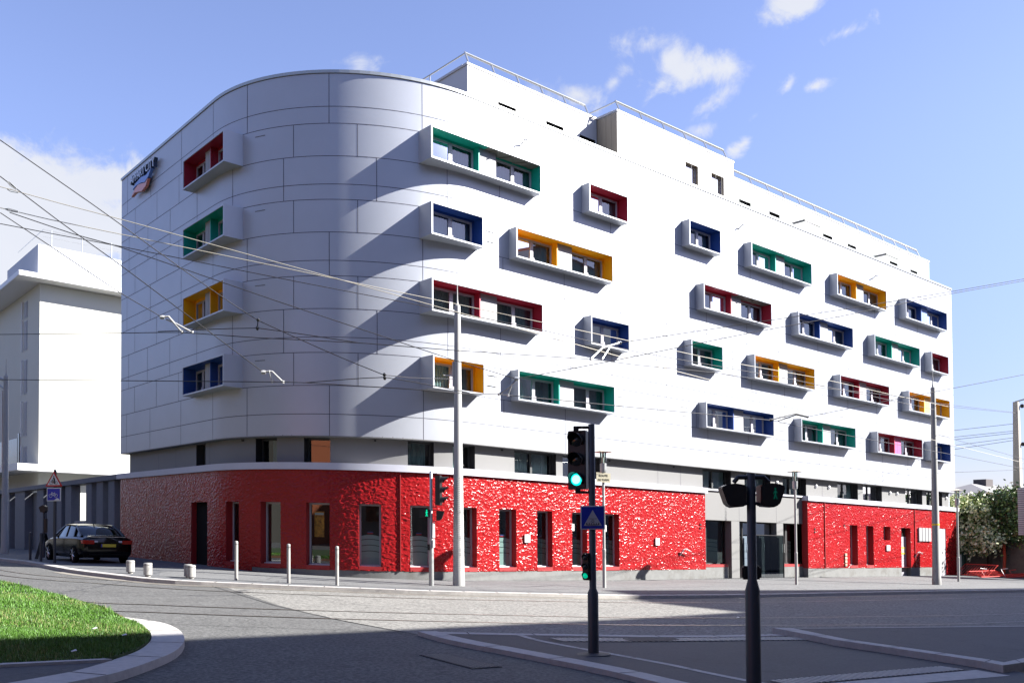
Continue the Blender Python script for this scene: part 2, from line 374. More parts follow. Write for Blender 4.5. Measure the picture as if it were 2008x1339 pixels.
# boxes: (first s, last s, colour) per storey
ROWS = [
    [(4.70, 9.77, 'teal'), (12.30, 14.55, 'red'), (18.44, 20.67, 'blue'), (22.95, 28.03, 'teal'), (30.35, 35.42, 'yellow'), (37.55, 42.60, 'blue')],
    [(4.70, 6.97, 'blue'), (8.50, 13.63, 'yellow'), (19.38, 24.53, 'red'), (26.75, 31.85, 'blue'), (34.03, 39.13, 'teal'), (40.52, 42.70, 'red')],
    [(4.70, 9.81, 'red'), (12.33, 14.55, 'blue'), (18.48, 20.71, 'teal'), (23.07, 28.15, 'yellow'), (30.48, 35.55, 'red'), (37.71, 42.75, 'yellow')],
    [(4.73, 6.98, 'yellow'), (8.54, 13.66, 'teal'), (19.44, 24.58, 'blue'), (26.86, 31.95, 'teal'), (34.15, 39.23, 'red'), (40.35, 42.75, 'blue')]]
SIDE = ['red', 'teal', 'yellow', 'blue']
# ---- cladding with its box openings and panel joints
ops = []
for zb, row in zip(STO, ROWS):
    for a, b, c in row: ops.append((q_of_s(a) + .05, q_of_s(b) - .05, zb + .05, zb + BH - .05))
    ops.append((q_left(8.77) + .05, q_left(4.89) - .05, zb + .05, zb + BH - .05))
mb = MB(BT); wall(mb, QL, QR, ZC, ZT, 0, .34, ops)
cl = hb('cladding_wall', mb, M_CLAD, smooth=True)
mb = MB(BT); JW = .011
levels = [14.72]
for zb in STO: levels += [zb + BH, zb, zb - .98]
levels = [z for z in levels if z > ZC + .2]
def crosses(q, z0, z1): return any(o[0] - .06 < q < o[1] + .06 and o[2] < z1 - .02 and o[3] > z0 + .02 for o in ops)
def hjoint(z):
    q = QL
    cuts = sorted([(o[0], o[1]) for o in ops if o[2] - .1 < z < o[3] + .1 and not (abs(z - o[2]) < .02)])
    segs = []; cur = QL
    for a, b in cuts:
        if abs(z - (STO[0] + BH)) < 9: pass
        segs.append((cur, a)); cur = b
    segs.append((cur, QR))
    for a, b in segs:
        if b - a < .1: continue
        n = max(1, int((b - a) / .3)); qq = [a + (b - a) * i / n for i in range(n + 1)]
        v = []
        for x in qq: v.append((*P(x, .003), z - JW)); v.append((*P(x, .003), z + JW))
        mb.add(v, [(2 * i, 2 * i + 2, 2 * i + 3, 2 * i + 1) for i in range(n)])
for z in levels: hjoint(z)
def vjoint(q, z0, z1, w=JW):
    if crosses(q, z0, z1) or q < QL + .1 or q > QR - .1: return
    mb.add([(*P(q - w, .0035), z0), (*P(q + w, .0035), z0), (*P(q + w, .0035), z1), (*P(q - w, .0035), z1)], [(0, 1, 2, 3)])
A_ = [2.16, 5.45, 8.68]; B_ = [3.77, 7.08]; X_ = [4.16, 6.43]
def ext(base, lo, hi, pitch, jit):
    r = random.Random(int(base[0] * 100)); out = list(base); q = base[-1]
    while q < hi: q += pitch + r.uniform(-jit, jit); out.append(q)
    q = base[0]
    while q > lo: q -= pitch + r.uniform(-jit, jit); out.append(q)
    return out
bands = [(STO[0] + BH, ZT, A_)]
for i, zb in enumerate(STO):
    bands.append((zb, zb + BH, X_)); nxt = STO[i + 1] + BH if i < 3 else ZC
    bands.append((nxt, zb, B_ if i % 2 == 0 else A_))
for bi, (z0, z1, base) in enumerate(bands):
    for q in ext(base, QL, QR, 2.9, .7): vjoint(q, z0, z1)
vjoint(36.9 - 33.0 + 33.31 - 3.9 + 4.05 - 4.05, ZC, ZT, .016)
hb('panel_joints', mb, M_JOINT, cl)
# ---- coping on the parapet
mb = MB(BT)
def ring(mb, q0, q1, o0, o1, z0, z1, step=.35, m=P):
    n = max(1, int((q1 - q0) / step)); v = []
    for i in range(n + 1):
        q = q0 + (q1 - q0) * i / n
        for o, z in ((o0, z0), (o1, z0), (o1, z1), (o0, z1)): v.append((*m(q, o), z))
    f = [(4 * i + k, 4 * i + (k + 1) % 4, 4 * i + 4 + (k + 1) % 4, 4 * i + 4 + k) for i in range(n) for k in range(4)] + [(0, 1, 2, 3), tuple(range(4 * n, 4 * n + 4))]
    mb.add(v, f)
ring(mb, QL - .05, QR + .02, -.38, .035, ZT + .02, ZT + .13)
hb('parapet_coping', mb, M_COPE)
mb = MB(BT); ring(mb, QL, QR, -.3, .006, ZT - .001, ZT + .02); hb('coping_shadow_gap', mb, M_BAND)
# ---- roof deck and end/back walls
outl = [P(q, -.3) for q in [QL + .02] + [QC * i / 24 for i in range(25)] + [QR - .02]]
outl = [P(QL + .02, -.3)] + [P(QC * i / 24, -.3) for i in range(25)] + [P(QR - .02, -.3)]
sR = R + QR - QC
back = [(sR, 13.5), (13.5, 13.5), (13.5, R - QL)]
mb = MB(BT); mb.prism(outl + back, ZT - .5, ZT - .3); hb('roof_deck', mb, M_BAND)
mb = MB(BT)
mb.box(sR - .3, sR - .001, 0.36, 13.5, -2.6, ZT); mb.box(13.6, sR - .3, 13.2, 13.5, -2.6, ZT); mb.box(13.2, 13.5, 13.2, R - QL, -2.6, ZT); mb.box(0.02, 13.2, R - QL - .3, R - QL - .001, ZC, ZT)
mb.box(.35, 13.2, R - QL - .35 - .6, R - QL - .6, -2.6, ZC)
hb('rear_wall', mb, M_CLAD)
# ---- soffit of the overhanging cladding
mb = MB(BT); ring(mb, QL + .0, QR, -.9, -.0015, ZC - .03, ZC + .03); hb('soffit', mb, M_BAND)
# ---- near-black backing behind every window, room darkness put into its colour
mb = MB(BT); wall(mb, QL + .4, QR - .3, -2.4, ZT - .6, -1.75, .1, []); hb('window_backing', mb, M_DARK)

# ---- windows
def curtain(mb, m, a0, a1, off, z0, z1, amp=.035, wl=.13):
    n = max(6, int((a1 - a0) / .03)); v = []
    ph = random.uniform(0, 6)
    for i in range(n + 1):
        a = a0 + (a1 - a0) * i / n; o = off + amp * math.sin(2 * PI * a / wl + ph + .8 * math.sin(a * 7))
        v.append((*m(a, o), z0)); v.append((*m(a, o), z1))
    mb.add(v, [(2 * i, 2 * i + 2, 2 * i + 3, 2 * i + 1) for i in range(n)])
def frame_mb(mb, m, a0, a1, z0, z1, off, w=.07, d=.07, muls=(), mw=.1):
    mb.mbox(m, a0, a0 + w, off - d, off, z0, z1); mb.mbox(m, a1 - w, a1, off - d, off, z0, z1)
    mb.mbox(m, a0 + w, a1 - w, off - d, off - .001, z0, z0 + w); mb.mbox(m, a0 + w, a1 - w, off - d, off - .001, z1 - w, z1)
    for c in muls: mb.mbox(m, c - mw / 2, c + mw / 2, off - d, off + .012, z0 + w, z1 - w)
def quad(mb, m, a0, a1, off, z0, z1): mb.add([(*m(a0, off), z0), (*m(a1, off), z0), (*m(a1, off), z1), (*m(a0, off), z1)], [(0, 1, 2, 3)])
CNAME = {'teal': 'teal green', 'blue': 'deep blue', 'red': 'crimson', 'yellow': 'golden yellow'}
def box_window(m, a0, a1, zb, colr, dbl, variant=0, side=False):
    z0, z1 = zb, zb + BH; t = .055; D = .44; BK = -.45
    mb = MB(BT)
    mb.mbox(m, a0, a1, BK, D, z0, z0 + t); mb.mbox(m, a0, a1, BK, D, z1 - t, z1)
    mb.mbox(m, a0, a0 + t, BK, D - .0015, z0 + t, z1 - t); mb.mbox(m, a1 - t, a1, BK, D - .0015, z0 + t, z1 - t)
    wb = hb('window_box', mb, M_CLAD); tag(wb, 'window box lined in ' + CNAME[colr])
    i0, i1, y0, y1 = a0 + t, a1 - t, z0 + t, z1 - t; e = .008
    mb = MB(BT)
    if variant == 2: mb.mbox(m, i0, i0 + (i1 - i0) * .5, -.05, D - .03, y1 - e, y1 - .001)
    else: mb.mbox(m, i0, i1, -.05, D - .03, y1 - e, y1 - .001)
    mb.mbox(m, i0 + .001, i0 + e, -.05, D - .03, y0, y1 - e); mb.mbox(m, i1 - e, i1 - .001, -.05, D - .03, y0, y1 - e); mb.mbox(m, i0 + e, i1 - e, -.05, D - .4, y0 + .001, y0 + e)
    # back board round the windows
    W = i1 - i0
    if dbl:
        s = 1 if not side else W / 4.99
        wins = [(i0 + .08 * s, i0 + 2.14 * s), (i0 + 3.03 * s, i0 + 4.93 * s)]
    else: wins = [(i0 + .10, i1 - .10)]
    edges = [i0 + e] + [x for w in wins for x in w] + [i1 - e]
    zt = y1 - .09
    for k in range(0, len(edges), 2): mb.mbox(m, edges[k], edges[k + 1], -.12, -.05, y0 + .01, y1 - e)
    for w in wins: mb.mbox(m, w[0], w[1], -.12, -.05, zt, y1 - e)
    if dbl: x = i0 + 2.17 * s; mb.mbox(m, x, x + .05, -.05, .22, y0 + .01, y1 - e - .001)
    hb('lining', mb, LIN[colr], wb)
    if variant == 2:
        mb = MB(BT); mb.mbox(m, i0 + W * .5, i1, -.05, D - .03, y1 - .012, y1 - .001)
        for k in range(3):
            xa = i0 + W * (.52 + .15 * k); xb = xa + W * .13
            mb.tube([(*m(xa, 0.0), y1 - .05), (*m((xa + xb) / 2, .45), y1 - .05), (*m(xb, 0.0), y1 - .05)], .022, 5)
        hb('open_soffit', mb, M_TRUSS, wb)
    for w in wins:
        c = (w[0] + w[1]) / 2 if dbl else w[0] + (w[1] - w[0]) * .5
        mb = MB(BT); frame_mb(mb, m, w[0], w[1], y0 + .012, zt, -.06, .075, .06, (c,), .15)
        mb.mbox(m, c - .11, c + .11, -.048, -.02, y0 + .012, y0 + .26)
        fr = hb('window_frame', mb, M_FRAME, wb)
        mb = MB(BT); quad(mb, m, w[0] + .07, c - .07, -.085, y0 + .08, zt - .07); quad(mb, m, c + .07, w[1] - .07, -.085, y0 + .08, zt - .07)
        hb('pane', mb, M_GLASS, wb)
        mb = MB(BT); curtain(mb, m, w[0] + .02, w[1] - .02, -.28, y0, zt, .03)
        hb('curtain', mb, M_CURT if variant != 1 else M_CURT2, wb, smooth=True)
    if dbl:
        mb = MB(BT); mb.mbox(m, i0 + 2.22 * s, i0 + 3.02 * s, -.05, .16, y0 + .01, y1 - e - .002)
        mb.mbox(m, i0 + 2.61 * s, i0 + 2.62 * s, .16, .164, y0 + .01, y1 - e - .002)
        pm = {'pink': M_PINK, 'lb': M_LBLUE, 'ly': M_LYEL}.get(variant, M_PANEL)
        hb('shutter_panel', mb, pm, wb)
    return wb
for r_i, (zb, row) in enumerate(zip(STO, ROWS)):
    for c_i, (a, b, cname) in enumerate(row):
        v = 0
        if (r_i, c_i) in ((0, 0), (1, 2)): v = 2
        if (r_i, c_i) == (3, 4): v = 'pink'
        if (r_i, c_i) == (0, 5): v = 'lb'
        if (r_i, c_i) == (2, 5): v = 'ly'
        box_window(FR, a, b, zb, cname, b - a > 3, v)
    box_window(FL, 4.89, 8.77, zb, SIDE[r_i], True, 0, True)

# ---- recessed grey band with its windows
BW = [(-2.44, -1.52), (2.27, 3.28), (4.4, 5.39), (8.18, 9.18), (9.96, 10.96), (12.83, 14.95), (15.3, 17.42), (23.93, 26.02), (27.05, 29.14), (30.16, 32.22), (35.15, 37.2), (37.73, 39.75), (42.4, 44.42), (44.92, 46.93)]
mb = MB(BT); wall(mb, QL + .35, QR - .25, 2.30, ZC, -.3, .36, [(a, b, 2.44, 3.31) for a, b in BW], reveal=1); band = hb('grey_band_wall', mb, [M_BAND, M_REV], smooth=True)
mb = MB(BT)
for q in (-6.6, -4.6, -1.1, 20.9, 22.4, 33.7, 47.4): 
    mb.add([(*P(q - .008, -.296), 2.45), (*P(q + .008, -.296), 2.45), (*P(q + .008, -.296), ZC - .04), (*P(q - .008, -.296), ZC - .04)], [(0, 1, 2, 3)])
hb('panel_joints', mb, M_JOINT, band)
M_WFR = mat('grey_window_frame', (.05, .055, .055), .5)
for i, (a, b) in enumerate(BW):
    mb = MB(BT); off = -.62
    frame_mb(mb, P, a, b, 2.44, 3.31, off, .05, .06, ((a + b) / 2,) if b - a > 1.5 else (), .09)
    if b - a > 1.5: mb.mbox(P, (a + b) / 2 - .05, (a + b) / 2 + .05, off + .013, off + .05, 2.5, 2.86)
    w = hb('window', mb, M_WFR)
    mb = MB(BT); quad(mb, P, a + .05, b - .05, off - .03, 2.49, 3.26); hb('pane', mb, M_GLASS, w)
    if i not in (0, 2):
        mb = MB(BT)
        if i == 1: curtain(mb, P, a + .45, b - .03, off - .09, 2.45, 3.3)
        else:
            curtain(mb, P, a + .02, (a + b) / 2 - .12 if b - a > 1.5 else b - .2, off - .09, 2.45, 3.3); 
            if b - a > 1.5: curtain(mb, P, (a + b) / 2 + .12, b - .1, off - .09, 2.45, 3.3)
        hb('curtain', mb, M_CURT2 if i > 3 else M_CURT, w, smooth=True)
# ---- white ledge over the red wall
QE0, QE1 = 23.71, 31.84
mb = MB(BT)
ring(mb, QL - .3, QE0 + .08, -.34, .10, 2.20, 2.435); ring(mb, QE1 - .05, QR + .25, -.34, .10, 2.20, 2.435); ring(mb, QE0 + .08, QE1 - .05, -.34, -.22, 2.36, 2.435)
hb('ledge', mb, M_LEDGE, smooth=True)
# ---- red wall
RW = [(-2.16, -.58, -1.5, 1.07), (.96, 1.74, -1.17, 1.07), (2.81, 3.65, -1.17, 1.07), (4.62, 5.45, -1.17, 1.07), (6.44, 7.2, -1.17, 1.07), (8.19, 8.99, -1.17, 1.07), (10.0, 10.79, -1.17, 1.07), (11.82, 12.64, -1.17, 1.07),
      (13.67, 14.45, -1.17, 1.07), (15.49, 16.31, -1.17, 1.07), (17.3, 18.14, -1.17, 1.07)]
RW2 = [(35.79, 36.56, -1.17, 1.07), (37.44, 38.2, -1.17, 1.07), (39.28, 40.04, .33, 1.07), (41.25, 42.33, -1.7, 1.05), (44.98, 46.65, -1.7, 1.12)]
mb = MB(BT)
for a_, b_, c_, dp, oo in ((QL, 2.4, -1.6, .28, RW[:2]), (2.4, QE0, -1.2, .28, RW[2:]), (QE1, 46.65, -1.2, .35, [o if o[2] > -1.3 else (o[0], o[1], -1.2, o[3]) for o in RW2]), (46.65, QR, -2.0, .35, [])):
    mb.mi = 1; wall(mb, a_, b_, c_, 2.20, 0.0, dp, oo, caps=True, reveal=1, face=False); mb.mi = 0; relief_wall(mb, a_, b_, c_, 2.199, oo)
rw = hb('red_wall', mb, [M_RED, M_REDS], smooth=True, normals=False)
for q in (7.85, 33.36, 42.8):
    mb = MB(BT); mb.mbox(P, q - .016, q + .016, .0, .05, -1.19, 2.19); hb('expansion_joint', mb, M_REDS, rw)
for a_, b_ in ((2.4, QE0), (QE1, 41.25), (42.33, 44.98)):
    mb = MB(BT); wall(mb, a_, b_, -2.3, -1.2, -.008, .4, []); hb('plinth', mb, M_PLINTH, smooth=True)
def ground_window(a0, a1, z0, z1, off, sill=True, logo=True, m=P):
    mb = MB(BT); zf = z0 + .11 if sill else z0
    frame_mb(mb, m, a0 + .002, a1 - .002, zf, z1 - .002, off, .06, .06)
    w = hb('window', mb, M_FRAME)
    mb = MB(BT); quad(mb, m, a0 + .05, a1 - .05, off - .03, zf + .05, z1 - .06); hb('pane', mb, M_GLASS, w)
    if sill:
        mb = MB(BT); mb.mbox(m, a0 + .002, a1 - .002, off, .012, z0 - .04, z0 + .11); hb('sill', mb, M_REDS, w)
        mb = MB(BT); mb.mbox(m, a0 + .01, a1 - .01, off + .0, off + .10, z0 + .111, z0 + .14); hb('drip_sill', mb, M_WHITE, w)
    return w
M_FROST = mat('frosted_film', (.30, .38, .36), .7); M_FLINE = mat('film_line', (.05, .07, .07), .7)
def frost(w, a0, a1, off, m=P, top=-.05):
    # frosted film with three dark waves and a small two-colour emblem
    mb = MB(BT); n = 8; v = []
    for i in range(n + 1):
        a = a0 + (a1 - a0) * i / n; zt = top + .07 * math.sin((i / n) * 2.4 + .4); v.append((*m(a, off - .05), -1.0)); v.append((*m(a, off - .05), zt))
    mb.add(v, [(2 * i, 2 * i + 2, 2 * i + 3, 2 * i + 1) for i in range(n)]); hb('frosted_film', mb, M_FROST, w)
    mb = MB(BT)
    for k in range(3):
        v = []
        for i in range(n + 1):
            a = a0 + (a1 - a0) * i / n; z = top - .14 - .2 * k + .06 * math.sin((i / n) * 2.4 + .4); v.append((*m(a, off - .045), z - .013)); v.append((*m(a, off - .045), z + .013))
        mb.add(v, [(2 * i, 2 * i + 2, 2 * i + 3, 2 * i + 1) for i in range(n)])
    hb('film_waves', mb, M_FLINE, w)
    for mm, dz in ((LIN['blue'], .14), (M_SIGNR, .10)):
        mb = MB(BT); c = (a0 + a1) / 2; mb.mbox(m, c - .1, c + .1, off - .047, off - .044, top + dz, top + dz + .04); hb('emblem', mb, mm, w)
for i, o in enumerate(RW[1:]):
    w = ground_window(*o, -.27)
    if i >= 3: frost(w, o[0] + .06, o[1] - .06, -.27)
    if i == 2:
        mb = MB(BT); mb.mbox(P, 4.72, 5.10, -.5, -.48, -.1, .78); hb('poster', mb, mat('poster_orange', (.62, .26, .03), .6, 0, .8, 7), w)
        mb = MB(BT); mb.mbox(P, 4.74, 5.08, -.478, -.476, .66, .74); hb('poster_title', mb, M_WHITE, w)
    if i in (8, 9):
        mb = MB(BT); mb.mbox(P, o[0] + .1, o[0] + .4, -.295, -.29, .35, .62); hb('notice', mb, M_WHITE, w)
for o in RW2[:3]: ground_window(*o, -.33, sill=o[2] < 0)
mb = MB(BT); mb.mbox(P, 39.3, 39.8, -.32, -.3, .36, .98); hb('white_blind', mb, M_WHITE)
mb = MB(BT); mb.mbox(P, -2.14, -.6, -.27, -.2, -1.5, 1.05); d = hb('side_door', mb, M_BLK2)
# service doors
mb = MB(BT); mb.mbox(P, 41.26, 42.32, -.34, -.27, -1.75, .55); d = hb('service_door', mb, M_FRAME); 
mb = MB(BT)
for k in range(12): mb.mbox(P, 41.32, 42.26, -.27, -.262, -1.6 + .15 * k, -1.6 + .15 * k + .012)
hb('louvre', mb, M_PANEL, d)
mb = MB(BT); mb.mbox(P, 41.3, 42.28, -.33, -.29, .56, 1.04); hb('transom_pane', mb, M_LENS, d)
mb = MB(BT); mb.mbox(P, 41.34, 42.2, -.262, -.255, -.45, -.05); hb('warning_plate', mb, M_CREAM, d)
mb = MB(BT); mb.mbox(P, 41.34, 42.2, -.262, -.252, -.12, -.05); mb.mbox(P, 41.34, 42.2, -.262, -.252, -.45, -.38); hb('yellow_stripe', mb, M_YEL, d)
mb = MB(BT); mb.mbox(P, 44.99, 46.64, -.2, -.02, -1.8, 1.11); d = hb('cabinet_door', mb, M_FRAME)
mb = MB(BT); mb.mbox(P, 45.7, 46.5, -.02, -.012, -1.6, .5); mb.mbox(P, 45.8, 46.4, -.02, -.012, .6, 1.0); hb('door_leaf', mb, M_PANEL, d)
for k in range(4):
    mb = MB(BT); mb.mbox(P, 43.2 + .38 * k, 43.51 + .38 * k, .005, .09, .32, 1.1); hb('meter_box', mb, M_PANEL)
for q, z, w_, h_ in ((39.5, -.26, .36, .31), (13.0, -.14, .26, .3), (20.3, -.16, .24, .3)):
    mb = MB(BT); mb.mbox(P, q, q + w_, .03, .075, z, z + h_); hb('paper_notice', mb, M_WHITE)
for k in range(4):
    mb = MB(BT); mb.mbox(P, 35.2, 35.38, .03, .07, -1.1 + .18 * k, -.97 + .18 * k); hb('small_plate', mb, M_CREAM)
for q in (21.9, 42.75):
    mb = MB(BT); mb.tube([(*P(q, .02), -.6), (*P(q + .1, .16), -.34), (*P(q + .2, .2), -.3), (*P(q + .55, .2), -.42)], .03, 8); hb('wall_tap', mb, M_TAP, smooth=True)
for q, z in ((23.3, .75), (23.3, .6), (32.4, .75), (32.4, .6), (35.2, 1.0)):
    mb = MB(BT); mb.mbox(P, q, q + .09, .01, .04, z, z + .07); hb('vent_plug', mb, M_REV)
# ---- entrance
mb = MB(BT)
wall(mb, QE0, QE1, 1.02, 2.30, -.3, .4, [])
mb.mbox(P, 26.0, 26.6, -.85, -.3, -2.2, 1.03); mb.mbox(P, 29.6, 30.15, -.85, -.3, -2.2, 1.03)
en = hb('entrance_surround', mb, M_BAND)
mb = MB(BT)
for q in (26.0, 29.6): 
    for z in (.0, -.75): mb.mbox(P, q, q + .6, -.3, -.297, z, z + .015)
for q in (26.6, 29.58): mb.mbox(P, q, q + .012, -.3, -.297, 1.03, 2.3)
hb('panel_joints', mb, M_JOINT, en)
for a_, b_ in ((QE0, 25.75), (30.2, QE1)):
    mb = MB(BT); mb.mbox(P, a_, b_, -.75, -.31, -2.2, -1.12); hb('dwarf_wall', mb, M_PLINTH, en)
    mb = MB(BT); mb.mbox(P, a_, b_ - .03, -.75, -.30, -1.12, -1.0); hb('red_sill', mb, M_REDS, en)
for a, b in ((QE0 - .3, 26.0), (30.15, QE1 + .1)):
    mb = MB(BT); frame_mb(mb, P, a, b, -1.0, 1.03, -.66, .06, .06, (a + (b - a) * .42,), .16); w = hb('window', mb, M_REV)
    mb = MB(BT); quad(mb, P, a, b, -.69, -.95, 1.0); hb('pane', mb, M_GLASS, w); frost(w, a + .2, b - .5, -.69, top=.1)
mb = MB(BT); frame_mb(mb, P, 26.6, 29.6, -1.75, 1.02, -.62, .07, .08, (27.25,), .07); dr = hb('entrance_door', mb, M_BLACK)
mb = MB(BT); quad(mb, P, 26.66, 29.55, -.66, -1.7, .98); hb('pane', mb, M_GLASS, dr)
mb = MB(BT); mb.mbox(P, 27.42, 27.5, -.4, -.33, -1.65, .35); hb('door_handle', mb, M_WHITE, dr)
mb = MB(BT); frame_mb(mb, P, 27.6, 29.95, -1.68, .42, -.12, .04, .05, (), .05); sc_ = hb('glass_screen', mb, M_BLACK, en)
mb = MB(BT); quad(mb, P, 27.63, 29.92, -.145, -1.64, .38); hb('pane', mb, glass_mat('smoked_glass', (.06, .08, .08), .06), sc_)
mb = MB(BT); mb.mbox(P, 29.98, 30.2, -.296, -.28, -.42, .0); hb('white_plate', mb, M_WHITE, en)
# ---- small fittings on the band and cladding
mb0 = [(31.2 - .1, 2.95), (34.1, 2.98), (34.6, 2.98), (40.3, 2.98), (41.6, 2.98), (47.3, 3.0)]
for q, z in [(29.65, 3.0), (33.1, 3.0), (34.3, 3.0), (40.6, 3.0), (41.4, 3.0), (47.4, 3.0)]:
    mb = MB(BT); c = Vector((*P(q, -.3), z)); mb.lathe([(.02, 0), (.09, .01), (.09, .05), (.05, .09), (.01, .1)], c, 12, (0, -1, 0)); hb('wall_lamp', mb, M_WHITE, smooth=True)
for q in (1.6, 7.0, 12.2, 17.9, 21.9):
    mb = MB(BT); mb.lathe([(.03, 0), (.035, .06)], (*P(q, -.29), ZC - .1), 8, (*[a - b for a, b in zip(P(q, 1), P(q, 0))], 0)); hb('drain_spout', mb, M_REV)
for s, z in ((9.1, 14.9), (22.6, 14.85), (34.6, 14.8)):
    mb = MB(BT); mb.tube([(*FR(s, 0), z - .1), (*FR(s, .25), z + .05), (*FR(s + .05, .35), z + .03)], .028, 6); hb('overflow_spout', mb, M_PANEL)
def slot(q0, q1, z): mb = MB(BT); mb.mbox(P, q0, q1, .001, .008, z, z + .03); hb('vent_slot', mb, M_BAND)
for zb, row in zip(STO, ROWS):
    for (a, b, _), nx in zip(row, row[1:] + [None]):
        for x in [b + .45] + ([nx[0] - 1.25] if nx else []):
            for dz in (.42, .8): slot(q_of_s(x), q_of_s(x) + .5, zb + dz)
    slot(2.55, 3.0, zb + .9)
# ---- penthouses
PZ = 17.86
def pent(name, x0, x1, yb, mm, wins, planks=0, strips=None, tones=()):
    mb = MB(BT); o = -yb
    wall(mb, x0, x1, ZT - .6, PZ, -yb, .26, wins, m=FR, caps=True, reveal=1, strips=strips)
    mb.box(x0 + .001, x0 + .12, yb + .261, 9, ZT - .6, PZ); mb.box(x1 - .12, x1 - .001, yb + .261, 9, ZT - .6, PZ); mb.box(x0 + .12, x1 - .12, 8.9, 9, ZT - .6, PZ); mb.box(x0 + .12, x1 - .12, yb + .262, 8.9, PZ - .1, PZ - .01)
    ph = hb(name, mb, [mm, M_BEIGE if planks == 2 else M_REV, *tones])
    mb = MB(BT)
    mb.box(x0 - .03, x1 + .03, yb - .025, yb + .25, PZ + .001, PZ + .09); mb.box(x0 - .05, x0 + .25, yb + .25, 9, PZ + .001, PZ + .09); mb.box(x1 - .25, x1 + .05, yb + .25, 9, PZ + .001, PZ + .09)
    hb('coping', mb, M_PENT, ph)
    mb = MB(BT); mb.box(x0 - .004, x1 + .004, yb - .004, yb + .2, PZ - .03, PZ + .001); hb('shadow_gap', mb, M_PANEL, ph)
    for a, b, c, d in wins:
        big = d - c > .5; fw_ = .06 if big else .025; mb = MB(BT); frame_mb(mb, FR, a, b, c, d, -yb - .16, fw_, .05); w = hb('window_frame', mb, M_FRAME if big else M_REV, ph)
        mb = MB(BT); quad(mb, FR, a + .02, b - .02, -yb - .18, c + .02, d - .02); hb('pane', mb, M_GLASS, w)
        mb = MB(BT); mb.mbox(FR, a - .3, b + .3, -yb - .34, -yb - .30, c - .05, d + .1); hb('dark_back', mb, M_PDARK if not big else mat('blue_dark_back', (.05, .07, .09), .8), w)  # dark board set behind the glass so the panes read as unlit
    return ph
p1 = pent('penthouse', 7.6, 14.5, 1.3, M_PENT, [(9.09, 10.0, 16.62, 16.92), (11.6, 12.56, 16.62, 16.94), (13.5, 14.4, 16.62, 16.94)])
p2 = pent('penthouse', 14.55, 22.45, .15, M_PENT, [(18.94, 19.84, 16.08, 16.97), (20.77, 21.7, 16.07, 16.97)], planks=2)
rr = random.Random(3); st_ = [(22.5, 0)]; x = 22.5; lastk = 0
while x < 43.6:
    x += rr.choice((.45, .6, .8, 1.0)); k = rr.choice([t for t in (0, 0, 2, 3, 4) if t != lastk]); st_.append((x, k)); lastk = k
p3 = pent('penthouse', 22.5, 44.05, 1.3, M_PENT, [(24.43, 25.38, 16.64, 16.97), (26.96, 27.87, 16.64, 16.97), (31.93, 32.86, 16.64, 16.95), (34.45, 35.34, 16.64, 16.95), (39.12, 40.04, 16.64, 16.94), (41.63, 42.49, 16.64, 16.93)], strips=st_, tones=[mat('plank_tone', c_, .5) for c_ in ((.20, .23, .22), (.24, .27, .26), (.21, .22, .24))])
mb = MB(BT)
mb.box(14.535, 14.55, .16, 8.8, ZT - .1, PZ - .04)
for k in range(24): mb.box(14.525, 14.535, .18 + .3 * k, .36 + .3 * k, ZT - .1, PZ - .04)
hb('plank_cladding', mb, M_BEIGE, p2)
mb = MB(BT)
for k in range(1, 19): x = 14.55 + .45 * k * .97; mb.box(x - .006, x + .006, .145, .1499, ZT, PZ - .04)
hb('plank_joints', mb, M_BAND, p2)
for x in (28.9, 37.2):
    mb = MB(BT); mb.box(x, x + .06, .5, 1.3, 16.72, 16.82); mb.box(x, x + 1.5, .5, .56, 16.75, 16.79); hb('canopy', mb, M_BAND, p3)
# roof railings: one per penthouse, leaning posts under a rail
def railing(x0, x1, yb, n, ends=True):
    mb = MB(BT); x = x0
    mb.tube([(x0, yb + .40, PZ + .66), (x1, yb + .40, PZ + .66)], .05, 6)
    for i in range(n):
        x = x0 + (x1 - x0) * i / (n - 1)
        mb.tube([(x, yb + .12, PZ + .05), (x, yb + .42, PZ + .72)], .035, 6)
    if ends:
        mb.tube([(x0, yb + .40, PZ + .66), (x0, 8, PZ + .66)], .03, 6)
        for k in range(1, 4): mb.tube([(x0, yb + .75 + 2.0 * k, PZ + .1), (x0, yb + .75 + 2.0 * k, PZ + .62)], .03, 6)
    hb('roof_railing', mb, M_STEEL, smooth=True)
railing(7.8, 14.2, 1.3, 6); railing(14.9, 22.2, .15, 6); railing(22.9, 43.2, 1.3, 15)
# ---- roof sign on the side front
def text_verts(s, size, depth, xs=1.0):
    cu = bpy.data.curves.new('t', 'FONT'); cu.body = s; cu.size = size; cu.extrude = depth / 2; cu.resolution_u = 3
    o = bpy.data.objects.new('t', cu); col.objects.link(o); dg = bpy.context.evaluated_depsgraph_get(); dg.update()
    me = bpy.data.meshes.new_from_object(o.evaluated_get(dg)); vs = [(v.co.x * xs, v.co.y, v.co.z) for v in me.vertices]; fs = [tuple(p.vertices) for p in me.polygons]
    bpy.data.objects.remove(o); bpy.data.curves.remove(cu); bpy.data.meshes.remove(me)
    return vs, fs
M_LET = mat('sign_letters', (.50, .54, .60), .3, .3); M_LETS = mat('sign_letter_sides', (.012, .03, .08), .4)
def side_text(s, size, s_left, z, depth, off, xs, name, mm):
    vs, fs = text_verts(s, size, depth, xs); mb = MB(BT)
    mb.add([(*FL(s_left - x, off + zz), z + y) for x, y, zz in vs], fs); return hb(name, mb, mm)
w0 = max(v[0] for v in text_verts("APPART'CITY", .52, .05)[0]); xs = 3.05 / w0
side_text("APPART'CITY", .52, 15.62, 15.13, .14, .12, xs, 'sign_letters', M_LETS)
side_text("APPART'CITY", .515, 15.62, 15.132, .03, .21, xs, 'sign_letter_faces', M_LET)
